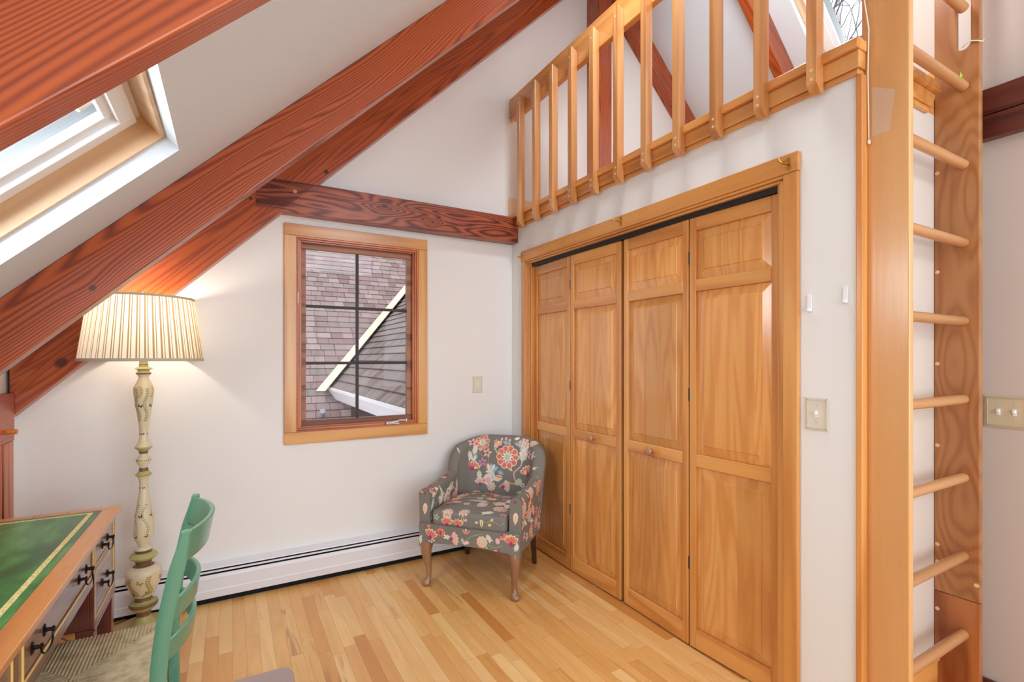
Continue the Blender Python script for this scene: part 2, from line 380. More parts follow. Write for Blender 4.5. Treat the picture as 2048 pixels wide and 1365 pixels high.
# closet walls
dY0, dY1, dz1 = 1.1305, 3.0495, 2.083
g = M(); g.wbox(OX, OX + .10, .88, dY0, 0, 2.36); g.wbox(OX, OX + .10, dY1, OY, 0, 2.36); g.wbox(OX, OX + .10, dY0, dY1, dz1, 2.36)
struct(obj('wall_closet', g, m_wall))
struct(obj('wall_closet_end', M().wbox(OX + .10, RX, .88, .97, 0, 2.36), m_wallr))
struct(obj('floor_loft', M().wbox(OX, 5.3, .88, OY, 2.36, 2.425), m_pineY))
struct(obj('wall_loft_end', M().wbox(RX + .1, 5.5, .78, .88, 2.2, RZ), m_wall))
# ---- sloping ceilings, with the openings of the roof windows (local X = up the slope, Z = outward)
TH = .07
def slope(name, org, rot, s0, s1, hole, hole2=None):
    o = M(); hs0, hs1, hy0, hy1 = hole; y0, y1 = YR, OY
    if hole2: o.box(hs1, hole2[0], y0, y1, 0, TH); o.box(hole2[1], s1, y0, y1, 0, TH); o.box(hole2[0], hole2[1], y0, hy0, 0, TH); o.box(hole2[0], hole2[1], hy1, y1, 0, TH)
    else: o.box(hs1, s1, y0, y1, 0, TH)
    o.box(s0, hs0, y0, y1, 0, TH); o.box(hs0, hs1, y0, hy0, 0, TH); o.box(hs0, hs1, hy1, y1, 0, TH)
    c = obj(name, o, m_ceil, local=True); c.location = org; c.rotation_euler = (0, rot, 0); return struct(c)
LO = Vector((0 - OX, -OY, ZC0)); RO = Vector((RX - OX, -OY, RZ))
holeL = (-1.13, -.212, 1.12, 1.99); holeH = (1.95, 3.15, 1.12, 1.99); holeR = (.72, 2.0, 1.12, 2.086)  # the middle opening is cut for the added high roof window
slope('ceiling', LO, -AL, (XL - .1) / CA, RX / CA + .05, holeL, holeH)
slope('ceiling_right', RO, AL, -.05, 4.0, holeR)
def skylight(name, org, rot, hole, handle_at, fm):
    r = sempty(name, org); r.rotation_euler = (0, rot, 0)
    a, b, c, d = hole
    j = M().ring(a, b, c, d, .052, .20, .014)
    obj('jamb', j, fm, r, local=True, bevel=.002)
    s = M().ring(a + .014, b - .014, c + .014, d - .014, .130, .165, .045); s.ring(a + .04, b - .04, c + .04, d - .04, .112, .150, .05); s.ring(a + .08, b - .08, c + .08, d - .08, .135, .160, .035)
    sash = obj('sash', s, m_white, r, local=True, bevel=.003)
    obj('pane', M().box(a + .09, b - .09, c + .09, d - .09, .146, .150), m_glass, sash, local=True)
    obj('outer_frame', M().ring(a + .045, b - .045, c + .045, d - .045, .166, .29, .05), plain('dark_grey_cladding', (112, 116, 118), .5), r, local=True)
    if handle_at:
        hx, hy = handle_at; h = M().tube([(hx - .035, hy - .01, .170), (hx, hy, .180), (hx + .03, hy + .005, .175)], [.010, .014, .010], 10)
        obj('vent_latch', h, m_ivory, r, local=True, smooth=True)
    return r
skylight('window_2', LO, -AL, holeL, (-.335, 1.842), m_palepine)
skylight('window_6_added', LO, -AL, holeH, None, m_palepine)  # unseen roof window added to brighten the loft ceiling
skylight('window_3', RO, AL, holeR, None, m_palepine)
# ---- rafters
def rafter(org, rot, s0, s1, y0, y1, label, mat, depth=.172):
    tn = math.tan(AL) * (1 if rot < 0 else -1)
    pl_ = lambda s, n: (s + (n + depth) * tn * (1 if True else 0), n)
    o = obj('rafter', M().prism([pl_(s0, -depth), pl_(s1, -depth), pl_(s1, -.001), pl_(s0, -.001)], y0, y1, 'y'), mat, local=True, bevel=.004)
    ctr = Vector(((s0 + s1) / 2, (y0 + y1) / 2, -depth))
    me = o.data
    for v in me.vertices: v.co = v.co - ctr
    R = Matrix.Rotation(rot, 4, 'Y'); o.location = Vector(org) + (R @ ctr); o.rotation_euler = (0, rot, 0)
    return tag(o, label, 'rafter', 'sloping red stained roof rafters')
def s_of(x): return x / CA
sA0 = (-.905) * CA + (3.827 + .985 * (-.905 - OX) + OX * 0 - ZC0) * SA; sA0 = (-.905 - .172 * SA) / CA; sA1 = (RX - .05 - .172 * SA) / CA
def kn(x, z, Y, face): # knot on left slope face, given plan x and height
    s = x * CA + (z - ZC0) * SA; n = -x * SA + (z - ZC0) * CA
    return (s, n)
def raftmat(name, knots, s0, s1, depth=.172, yf=0, contrast=.8):
    ks = []
    for (x, z, sz) in knots:
        s, n = kn(x, z, 0, 0); ks.append((s - (s0 + s1) / 2, yf, n + depth, sz))
    return wood(name, axis='X', across=4, along=.3, freq=34, rough=.36, coat=.4, contrast=contrast, knots=ks, **RED)
mA = raftmat('red_fir_far_rafter', [(-.72, 1.351, .05)], sA0, sA1, yf=-.047)
mB = raftmat('red_fir_middle_rafter', [(-.4236, 1.62, .022), (.02, 1.98, .02), (.28, 2.14, .015), (.55, 2.47, .022)], sA0, sA1, yf=-.035, contrast=1.0)
ra = rafter(LO, -AL, sA0, sA1, 3.18, 3.272, 'red stained rafter lying against the white gable wall, behind the lamp shade', mA)
rb = rafter(LO, -AL, sA0, sA1, 2.24, 2.31, 'long red stained rafter passing in front of the lamp shade, right of the roof window', mB)
rc = rafter(LO, -AL, sA0, sA1, .966, 1.03, 'nearest red stained rafter, crossing the top left corner above the roof window', m_raft)
rafter(RO, AL, (.05 + .172 * SA) / CA, 3.6, 3.18, 3.272, 'red rafter on the gable wall behind the loft balusters, right of the dark post', m_raft)
rafter(RO, AL, (.05 + .172 * SA) / CA, 3.6, 2.24, 2.31, 'red rafter descending behind the loft balusters just left of the bright roof window', m_raft)
for (x, z, r, mt, lb) in ((.332, 2.367, .011, m_brass, 'pale wooden peg'), (.507, 2.517, .013, m_darkgap, 'dark peg'), (.098, 2.288, .009, m_darkgap, 'dark peg')):
    p = W(x, 3.18, z); mm = M().tube([p + Vector((0, .004, 0)), p + Vector((0, -.003, 0))], r, 16)
    s = x * CA + (z - ZC0) * SA; n = -x * SA + (z - ZC0) * CA
    ctr = ((sA0 + sA1) / 2, (3.18 + 3.272) / 2, -.172)
    mm = M().tube([(s - ctr[0], 3.184 - ctr[1], n - ctr[2]), (s - ctr[0], 3.177 - ctr[1], n - ctr[2])], r, 16)
    pg = obj('peg', mm, plain('peg_' + lb.split()[0], (196, 140, 80) if 'pale' in lb else (62, 40, 34), .5), ra, local=True); pg['label'] = lb
rid = obj('ridge_beam', M().wbox(RX - .045, RX + .045, YR, OY, RZ - .30, RZ - .06), m_raftY); tag(rid, 'red ridge beam at the top of the roof, above the dark post', 'beam')
tie = obj('tie_beam', M().wbox(.12, 1.874, 3.18, 3.272, 2.242, 2.43), m_tie, bevel=.004)
tag(tie, 'dark red grained horizontal beam on the gable wall above the small window', 'beam')
post = obj('ridge_post', M().wbox(2.60, 2.735, 3.115, 3.272, 2.426, RZ - .37), m_raftZ, bevel=.004)
tag(post, 'dark red upright post on the gable wall behind the loft balusters', 'post')
wb = obj('wall_beam', M().wbox(2.60, 2.644, YR, .78, 2.243, 2.335).wbox(2.597, 2.644, YR, .78, 2.338, 2.44), m_darkbeam, bevel=.003)
tag(wb, 'dark brown horizontal beam on the cream wall right of the ladder', 'beam')
# low side wall timber beside the desk
gb = thing('side_wall_beam', 'red stained horizontal beam with a projecting peg, at the far left above the desk', 'beam', W(-.9, 2.2, .98))
obj('beam_body', M().wbox(XL + .001, -.885, YR, 3.176, .985, 1.21), m_raftY, gb, bevel=.003)
obj('peg', M().tube([W(-.89, 3.085, 1.035), W(-.85, 3.085, 1.035)], .011, 14), plain('orange_peg', (214, 130, 62), .5), gb, smooth=True)
sp = obj('side_wall_post', M().wbox(XL + .001, -.887, 3.06, 3.172, 0, .983).wbox(XL + .001, -.892, 2.99, 3.058, 0, .983), wood('light_red_fir_post', axis='Z', across=9, along=.35, freq=24, rough=.4, coat=.3, dark=(120, 50, 24), mid=(184, 98, 58), light=(202, 124, 84)), bevel=.003)
tag(sp, 'reddish upright post in the far left corner under the pegged beam', 'post')
# ================================================================ WINDOW 1
w1 = sempty('window_1', W(.733, OY, .848))
cx0, cx1, cz0, cz1 = .2785, 1.187, .848, 2.195; ix0, ix1, iz0, iz1 = .3475, 1.123, .919, 2.125
def wB(m, x0, x1, d0, d1, z0, z1, mi=0): return m.wbox(x0, x1, OY - d1, OY - d0, z0, z1, mi)   # d = distance into the room
cs = M(); wB(cs, cx0, cx1, .0005, .019, iz1, cz1); wB(cs, cx0, cx1, .0005, .019, cz0, iz0)
casing = obj('casing', cs, m_winw, w1, bevel=.003); split(casing)
cs = M(); wB(cs, cx0, ix0, .0005, .018, iz0 + .0005, iz1 - .0005); wB(cs, ix1, cx1, .0005, .018, iz0 + .0005, iz1 - .0005)
split(obj('side_casing', cs, m_winz, w1, bevel=.003))
def frame_ring(a, d0, d1, w, mi=0):
    """ring whose outer edge is inset a from casing inner edge; width w; depth range"""
    h = M(); v = M(); x0, x1, z0, z1 = ix0 + a, ix1 - a, iz0 + a, iz1 - a
    wB(h, x0, x1, d0, d1, z1 - w, z1); wB(h, x0, x1, d0, d1, z0, z0 + w)
    wB(v, x0, x0 + w, d0, d1, z0 + w, z1 - w); wB(v, x1 - w, x1, d0, d1, z0 + w, z1 - w); return h, v
m_win2x = wood('reddish_pine_jamb', axis='X', across=6, along=.4, freq=14, rough=.35, coat=.3, dark=(140, 62, 26), mid=(190, 104, 52), light=(206, 124, 70))
m_win2z = wood('reddish_pine_jamb_upright', axis='Z', across=6, along=.4, freq=14, rough=.35, coat=.3, dark=(140, 62, 26), mid=(190, 104, 52), light=(206, 124, 70))
for i, (a, d0, d1, w) in enumerate(((-.012, -.03, .012, .022), (.010, -.03, .002, .012), (.022, -.03, -.008, .010))):
    h, v = frame_ring(a, d0, d1, w); split(obj('stop_moulding', h, m_win2x, w1, bevel=.002)); split(obj('side_stop', v, m_win2z, w1, bevel=.002))
h, v = frame_ring(-.012, -.12, -.03, .03); split(obj('jamb', h, m_win2x, w1)); split(obj('side_jamb', v, m_win2z, w1))
m_sash = wood('worn_sash_pine', axis='X', across=6, along=.4, freq=14, rough=.5, coat=.1, dark=(110, 62, 44), mid=(164, 108, 76), light=(186, 132, 98))
h, v = frame_ring(.022, -.085, -.045, .040); sash = obj('sash', h, m_sash, w1, bevel=.003); obj('sash_side', v, m_sash, sash, bevel=.003)
gx0, gx1, gz0, gz1 = .405, 1.062, .978, 2.064
for i in range(2):
    for k in range(3):
        xa = gx0 + (gx1 - gx0) * i / 2; za = gz0 + (gz1 - gz0) * k / 3
        p = M(); wB(p, xa, xa + (gx1 - gx0) / 2, -.068, -.064, za, za + (gz1 - gz0) / 3); obj('pane', p, m_glass, w1)
mt = M(); xm = .728; wB(mt, xm - .009, xm + .009, -.080, -.058, gz0, gz1); muv = obj('muntin', mt, m_muntin, w1, bevel=.002)
for k in (1, 2):
    zc = gz0 + (gz1 - gz0) * k / 3 + .002; mt = M(); wB(mt, gx0, xm - .009, -.080, -.058, zc - .009, zc + .009); wB(mt, xm + .009, gx1, -.080, -.058, zc - .009, zc + .009); obj('muntin', mt, m_muntin, w1, bevel=.002)
# crank and latch
c0 = W(.955, OY, .932)
ck = M().box(c0.x - .055, c0.x + .03, -.002 - .022, -.002 + .005, c0.z, c0.z + .016); ck.tube([c0 + Vector((.01, -.02, .012)), c0 + Vector((.035, -.035, .026)), c0 + Vector((.075, -.04, .022))], [.008, .007, .006], 10)
ck.tube([c0 + Vector((.075, -.04, .016)), c0 + Vector((.075, -.04, .034))], .009, 12); ck.tube([c0 + Vector((-.055, -.016, .008)), c0 + Vector((-.02, -.03, .012)), c0 + Vector((.03, -.026, .016))], [.006, .007, .007], 10)
obj('crank_handle', ck, m_chrome, w1, smooth=True)
lt = M(); wB(lt, .345, .362, -.01, .010, 1.71, 1.78); obj('latch', lt, m_chrome, w1, bevel=.003)
# ================================================================ OUTSIDE: neighbouring roofs and tree
def shinglemat(name, cols, wtab=.17):
    t = NT(name); uv = t.n('ShaderNodeUVMap').outputs[0]; u, v, _ = t.sep(uv)
    row = t.math('FLOOR', v); r = t.white(row, '1D'); uu = t.math('DIVIDE', t.math('ADD', u, t.math('MULTIPLY', r, 3)), wtab)
    jit = t.math('MULTIPLY', t.white(t.comb(t.math('FLOOR', uu), row, 0)), .35)
    cell = t.math('FLOOR', t.math('ADD', uu, jit)); c = t.white(t.comb(cell, row, 5))
    col = t.ramp(c, [(i / (len(cols) - 1), x) for i, x in enumerate(cols)])
    nz = t.noise(t.coord(), 60, 3, .7); col = t.mix(.25, col, t.ramp(nz, [(.3, (70, 60, 62)), (.7, (226, 214, 216))]), 'OVERLAY')
    fr = t.math('FRACT', t.math('ADD', uu, jit)); ln = t.math('LESS_THAN', fr, .05)
    fv = t.math('FRACT', v); lv = t.math('LESS_THAN', fv, .12)  # lower edge of each course darkened, its shadow line painted in
    col = t.mix(t.math('MULTIPLY', t.math('MAXIMUM', ln, lv), .7), col, lin((60, 48, 52)))
    t.l(col, t.b.inputs['Base Color']); return t.set(.9)
m_sh1 = shinglemat('mauve_brown_shingles', [(140, 118, 114), (168, 144, 140), (186, 166, 162), (160, 130, 130), (178, 156, 152), (150, 138, 132)])
m_sh2 = shinglemat('grey_brown_shingles', [(120, 106, 102), (142, 126, 120), (158, 142, 136), (134, 120, 116)], .10)
def shingled(name, mat, p0, du, dv, nu, nrows, expo, parent=None):
    """courses of shingles: p0 lower-left, du along the course (length nu), dv unit up the slope"""
    du = Vector(du).normalized(); dv = Vector(dv).normalized(); n = du.cross(dv).normalized()
    vs = []; fs = []; uvs = []
    for r in range(nrows):
        a = p0 + dv * (r * expo) + n * .009; b = p0 + dv * ((r + 1) * expo) + n * .003
        lo = p0 + dv * (r * expo) - n * .004; k = len(vs)
        vs += [lo, lo + du * nu, a, a + du * nu, b, b + du * nu]; fs += [(k, k + 1, k + 3, k + 2), (k + 2, k + 3, k + 5, k + 4)]
        uvs += [(0, r), (nu, r), (nu, r + .05), (0, r + .05), (0, r + .05), (nu, r + .05), (nu, r + .999), (0, r + .999)]
    return vs, fs, uvs
def uvobj(name, vs, fs, uvs, mat, parent=None):
    m = M(); m.add(vs, fs); o = obj(name, m, mat, parent, fix=False)
    ul = o.data.uv_layers.new(name='UVMap')
    for i, q in enumerate(uvs): ul.data[i].uv = q
    return o
# big roof rising away from the window: z = h + (Y - 7.5)
s2 = math.sqrt(.5)
r1 = thing('shingled_roof', 'big mauve brown shingled roof slope filling the left of the window view', 'roof', W(1.3, 7.5, -.5))
vs, fs, uvs = shingled('x', m_sh1, W(-2, 5.2, 1.37 - 2.3), (1, 0, 0), (0, 1, 1), 9, 52, .127)
uvobj('roof_slope', vs, fs, uvs, m_sh1, r1)
vent = M().tube([W(1.02, 6.78, .62), W(1.02, 6.66, .70)], [.03, .035], 12); obj('vent_cap', vent, m_grey, r1)
# smaller roof rising to the right: z = h + (x - 1.565); valley along x - 1.11 = Y - 7.045
r2 = thing('shingled_roof', 'smaller grey shingled roof with white eave, lower right in the window view', 'roof', W(2.2, 5.4, .3))
du = Vector((0, -1, 0)); dv = Vector((1, 0, 1)).normalized(); nn = Vector((-1, 0, 1)).normalized()
vs = []; fs = []; uvs = []; expo = .127
for r in range(22):
    x0 = 1.17 + r * expo * s2; x1 = x0 + expo * s2
    def pt(x, Y, off): return W(x, Y, 1.37 + x - 1.565) + nn * off
    ya0 = 7.045 + (x0 - 1.11) - .02; ya1 = 7.045 + (x1 - 1.11) - .02; yb = 3.50
    k = len(vs)
    vs += [pt(x0, ya0, -.004), pt(x0, yb, -.004), pt(x0, ya0, .014), pt(x0, yb, .014), pt(x1, ya1, .002), pt(x1, yb, .002)]
    fs += [(k, k + 1, k + 3, k + 2), (k + 2, k + 3, k + 5, k + 4)]
    uvs += [(-ya0, r), (-yb, r), (-yb, r + .05), (-ya0, r + .05), (-ya0, r + .05), (-yb, r + .05), (-yb, r + .999), (-ya1, r + .999)]
uvobj('roof_slope', vs, fs, uvs, m_sh2, r2)
fa = M()
xe = 1.17; ze = 1.37 + xe - 1.565
fa.prism([(xe - OX - .03, ze + .01), (xe - OX + .02, ze + .015), (xe - OX + .02, ze - .03), (xe - OX + .26, ze - .03), (xe - OX + .26, ze - .16), (xe - OX + .06, ze - .16), (xe - OX - .0, ze - .06), (xe - OX - .03, ze - .02)], 3.5 - OY, 7.02 - OY, 'y')
obj('eave', fa, plain('white_painted_eave', (238, 234, 238), .5), r2)
gw = M().prism([(1.36 - OX, -1.2), (1.5 - OX, -1.2), (1.5 - OX, ze - .16), (1.36 - OX, ze - .16)], 3.5 - OY, 6.6 - OY, 'y'); obj('side_wall', gw, plain('shadowed_brown_siding', (88, 70, 66), .8), r2)  # wall coloured dark to stand for the shadowed area below the eave
# open valley flashing between the roofs
vd = Vector((1, 1, 1)).normalized(); a0 = W(1.11, 7.045, 1.37 - .455); fl = M()
side1 = Vector((-1, 0, 0)); L = 3.4
ln = [a0, a0 + vd * L]
wL = .12; wR = .30
q = [ln[0] + Vector((-wL, 0, 0)) + Vector((0, -.025, .025)), ln[1] + Vector((-wL, 0, 0)) + Vector((0, -.025, .025)), ln[1] + Vector((-.02, -.02, .02)), ln[0] + Vector((-.02, -.02, .02)),
     ln[1] + Vector((0, -wR, 0)) + Vector((-.04, 0, .04)), ln[0] + Vector((0, -wR, 0)) + Vector((-.04, 0, .04))]
qd = [v + Vector((0, 0, -.004)) for v in q]
fl.add(q + qd, [(0, 1, 2, 3), (3, 2, 4, 5), (9, 8, 7, 6), (11, 10, 8, 9), (0, 6, 7, 1), (5, 4, 10, 11), (0, 3, 9, 6), (3, 5, 11, 9), (1, 7, 8, 2), (2, 8, 10, 4)])
obj('valley_flashing', fl, plain('cream_flashing', (240, 226, 208), .6), r2)
# bare tree seen through the right roof window
def tree(name, base, seed, label):
    rnd = random.Random(seed); m = M()
    def grow(p, d, L, r, depth):
        pts = [p]; q = p.copy(); dd = d.copy()
        for i in range(4):
            dd = (dd + Vector((rnd.uniform(-.22, .22), rnd.uniform(-.22, .22), rnd.uniform(-.12, .2)))).normalized(); q = q + dd * (L / 4); pts.append(q.copy())
        m.tube(pts, [r * (1 - .12 * i) for i in range(5)], 5 if depth > 1 else 8)
        if depth >= 6: return
        for k in range(3 if depth < 5 else 2):
            ax = Vector((rnd.uniform(-1, 1), rnd.uniform(-1, 1), rnd.uniform(-.5, .7))).normalized()
            nd = (dd + ax * rnd.uniform(.5, .95)).normalized(); grow(pts[rnd.choice((2, 3, 4))], nd, L * rnd.uniform(.62, .85), r * .55, depth + 1)
    grow(Vector(base), Vector((0, 0, 1)), 3.4, .16, 0)
    o = obj(name, m, plain('grey_bark', (112, 104, 104), .9), smooth='all'); tag(o, label, 'tree'); return o
tree('bare_tree', W(8.5, 4.8, 2.0), 2, 'leafless tree whose branches show through the upper right roof window')
# ================================================================ BASEBOARDS AND TRIMS
struct(obj('baseboard_right', M().wbox(2.631, 2.644, YR, .88, 0, .085), m_darkbeam, bevel=.003))
struct(obj('baseboard_closet_end', M().wbox(1.936, 2.478, .866, .879, 0, .155).wbox(1.936, 2.478, .858, .879, .155, .178), m_pineX, bevel=.003))
struct(obj('baseboard_loft', M().wbox(1.845, 2.598, 3.255, 3.273, 2.44, 2.60), m_palepine, bevel=.002))
struct(obj('baseboard_loft_right', M().wbox(2.63, 2.644, .882, 1.10, 2.426, 2.61), m_pineY, bevel=.002))
# loft edge: cap, fascia and moulding, returning along the closet end
t1 = M(); t1.wbox(1.835, 1.885, .858, 3.272, 2.4262, 2.4625); t1.wbox(1.8851, 1.903, .858, .92, 2.4262, 2.4625)
t1.wbox(1.936, 2.44, .842, .90, 2.4262, 2.4625)
e1 = struct(obj('trim_1', t1, m_rail, bevel=.004))
t2 = M(); t2.wbox(1.852, 1.8745, .862, 3.272, 2.366, 2.4255); t2.wbox(1.8746, 1.903, .862, .8795, 2.366, 2.425); t2.wbox(1.936, 2.42, .858, .8795, 2.366, 2.425)
struct(obj('trim_2', t2, m_rail, bevel=.003))
t3 = M(); t3.wbox(1.860, 1.8745, .868, 3.272, 2.346, 2.3655); t3.wbox(1.8746, 1.903, .868, .8795, 2.346, 2.3655); t3.wbox(1.936, 2.40, .864, .8795, 2.346, 2.3655)
struct(obj('trim_3', t3, m_rail, bevel=.004))
struct(obj('trim_4', M().wbox(1.8665, 1.903, .858, .8795, 0, 2.3455), m_pineZ, bevel=.004))
# ================================================================ LOFT RAILING
rl = thing('loft_railing', 'honey coloured wooden railing with upright balusters along the loft edge above the closet', 'railing', W(1.84, 2.1, 2.335))
rr_ = M(); rr_.prism([(.86 - OY, 3.174), (3.235 - OY, 3.174), (3.272 - OY, 3.215), (3.272 - OY, 3.355), (.86 - OY, 3.355)], 1.852 - OX, 1.888 - OX, 'x')
obj('top_rail', rr_, m_rail, rl, bevel=.004)
def bal(Y):
    b = M(); z0 = 2.326
    b.prism([(1.806 - OX, z0 + .030), (1.834 - OX, z0), (1.8515 - OX, z0), (1.8515 - OX, 3.265), (1.806 - OX, 3.285)], Y - .019 - OY, Y + .019 - OY, 'y')
    return b
b0 = obj('baluster', bal(1.83 * 1.6745), m_bal, rl, bevel=.002)
pgm = M()
m_peg = plain('pale_peg', (232, 190, 130), .5)
for z in (2.372, 2.405, 3.225): pgm.tube([W(1.8065, 1.83 * 1.6745, z), W(1.805, 1.83 * 1.6745, z)], .006, 12)
p0s = split(obj('peg', pgm, m_peg, b0))
for k in range(1, 11):
    c = copypart(b0, (0, -1.83 * .1131 * k, 0)); 
    for p0 in p0s: pc = p0.copy(); COL.objects.link(pc); pc.parent = c
# ================================================================ LADDER
ld = thing('ladder', 'tall honey coloured wooden ladder with round rungs fixed to the closet end', 'ladder', W(2.2, .81, 0))
st = M().wbox(1.905, 1.933, .738, .879, 0, 3.6)
obj('stringer', st, m_birchZ, ld, bevel=.006, seg=3)
def slotpoly():
    y0, y1, sy0, sy1 = .738 - OY, .879 - OY, .766 - OY, .810 - OY; c = (sy0 + sy1) / 2; r = (sy1 - sy0) / 2; zb = 2.60
    arc = [(c + r * math.cos(a), zb + r * math.sin(a)) for a in [0 - PI * i / 12 for i in range(13)]]   # from right side down to left
    return [(y0, .432), (y1, .432), (y1, 3.6), (sy1, 3.6)] + arc + [(sy0, 3.6), (y0, 3.6)]
s2_ = M(); s2_.prism(slotpoly(), 2.48 - OX, 2.508 - OX, 'x')
r_str = obj('stringer', s2_, m_cherryZ, ld, bevel=.004)
obj('stringer_foot', M().wbox(2.48, 2.508, .738, .879, 0, .4305), wood('brown_birch_foot', axis='Z', across=6, along=.8, freq=12, rough=.35, coat=.3, dark=(124, 60, 28), mid=(172, 102, 54), light=(190, 124, 72)), ld, bevel=.003)
rg = M().tube([W(1.934, .788, .295), W(2.479, .788, .295)], .0185, 20); rg0 = obj('rung', rg, m_birchX, ld, smooth=True)
for k in range(1, 11): copypart(rg0, (0, 0, .3055 * k))
plg = M()
for z in (.36, .55, .62, 1.02, 1.35, 1.72, 2.12): plg.tube([W(2.481, .868, z), W(2.4785, .868, z)], .0075, 12)
plg.tube([W(2.481, .748, .50), W(2.4785, .748, .50)], .008, 12)
split(obj('plug', plg, m_peg, r_str))
tape = M().box(1.9045 - OX - .0008, 1.9045 - OX, .778 - OY, .835 - OY, 2.10, 2.25)
m_tape = NT('clear_tape'); m_tape.set(.2, 0, 0, (240, 222, 200)); 
tp = obj('clear_tape', M().add([W(1.904, .845, 2.30), W(1.904, .845, 2.13), W(1.904, .795, 2.13), W(1.904, .778, 2.26)], [(0, 1, 2, 3)]).add([W(1.9045, .845, 2.30), W(1.9045, .845, 2.13), W(1.9045, .795, 2.13), W(1.9045, .778, 2.26)], [(3, 2, 1, 0)]), m_tape.m, ld)
m_tape.b.inputs['Alpha'].default_value = .25
sg = M().tube([W(1.900, .872, 3.0), W(1.898, .868, 2.62), W(1.896, .852, 2.5), W(1.896, .855, 2.35), W(1.896, .853, 2.20), W(1.896, .852, 2.115)], .0022, 6)
sg.tube([W(1.896, .852, 2.118), W(1.896, .8515, 2.105)], .005, 8)
tag(obj('string', sg, m_string, smooth='all'), 'white string hanging down the left side of the ladder', 'string')
sg = M().tube([W(2.478, .790, 2.585), W(2.474, .77, 2.60), W(2.474, .742, 2.585), W(2.49, .735, 2.583), W(2.515, .737, 2.60)], .0022, 6)
tag(obj('string', sg, m_string, smooth='all'), 'short white string looped through the slot of the right ladder upright', 'string')
lf = M().add([(0, 0, 0), (.012, 0, .006), (.010, 0, .016), (.002, 0, .013), (-.006, 0, .022), (-.010, 0, .006), (-.018, 0, -.004), (-.004, 0, -.006)], [(0, 1, 2, 3), (0, 3, 4, 5), (0, 5, 6, 7)])
lf.add([(x, .0008, z) for x, y, z in lf.v], [(3, 2, 1, 0), (5, 4, 3, 0), (7, 6, 5, 0)])
lf.xf(Matrix.Translation(W(2.40, .7685, 2.437)))
tag(obj('paint_chip', lf, plain('lime_green', (150, 196, 60), .6)), 'small lime green scrap stuck on the top ladder rung', 'scrap')
# ================================================================ CLOSET: casing, track, bifold doors
cc = struct(obj('trim_5', M().wbox(1.853, 1.8745, 1.069, 3.107, 2.083, 2.157), m_pineY, bevel=.004))
sc5 = M().wbox(1.855, 1.8745, 1.072, 1.130, 0, 2.0825); struct(obj('trim_6', sc5, m_pineZ, bevel=.004))
struct(obj('trim_7', M().wbox(1.855, 1.8745, 3.050, 3.104, 0, 2.0825), m_pineZ, bevel=.004))
jm = M()
for a, x0, x1 in ((0, 1.862, 1.960), (.012, 1.874, 1.950)):
    jm.wbox(x0, x1, 1.130 + a, 3.050 - a, 2.072 - a, 2.0828 - a)
struct(obj('trim_8', jm, m_pineY, bevel=.002))
jm = M()
for a, x0, x1 in ((0, 1.862, 1.960), (.013, 1.872, 1.960), (.026, 1.884, 1.960)):
    jm.wbox(x0, x1, 1.130 + a, 1.143 + a, 0, 2.060); jm.wbox(x0, x1, 3.037 - a, 3.050 - a, 0, 2.060)
struct(obj('trim_9', jm, m_pineZ, bevel=.003))
tk = M().wbox(1.890, 1.935, 1.170, 3.010, 2.050, 2.0595); tk.wbox(1.890, 1.894, 1.170, 3.010, 2.034, 2.050); tk.wbox(1.931, 1.935, 1.170, 3.010, 2.034, 2.050)
tk = obj('trim_10', tk, m_black); struct(tk); 
dk_ = struct(obj('wall_closet_back', M().wbox(2.55, 2.56, 1.0, 3.25, 0, 2.3), m_wall))
RZs = [(.008, .100), (.862, .922), (1.686, 1.742), (1.972, 2.036)]    # rails
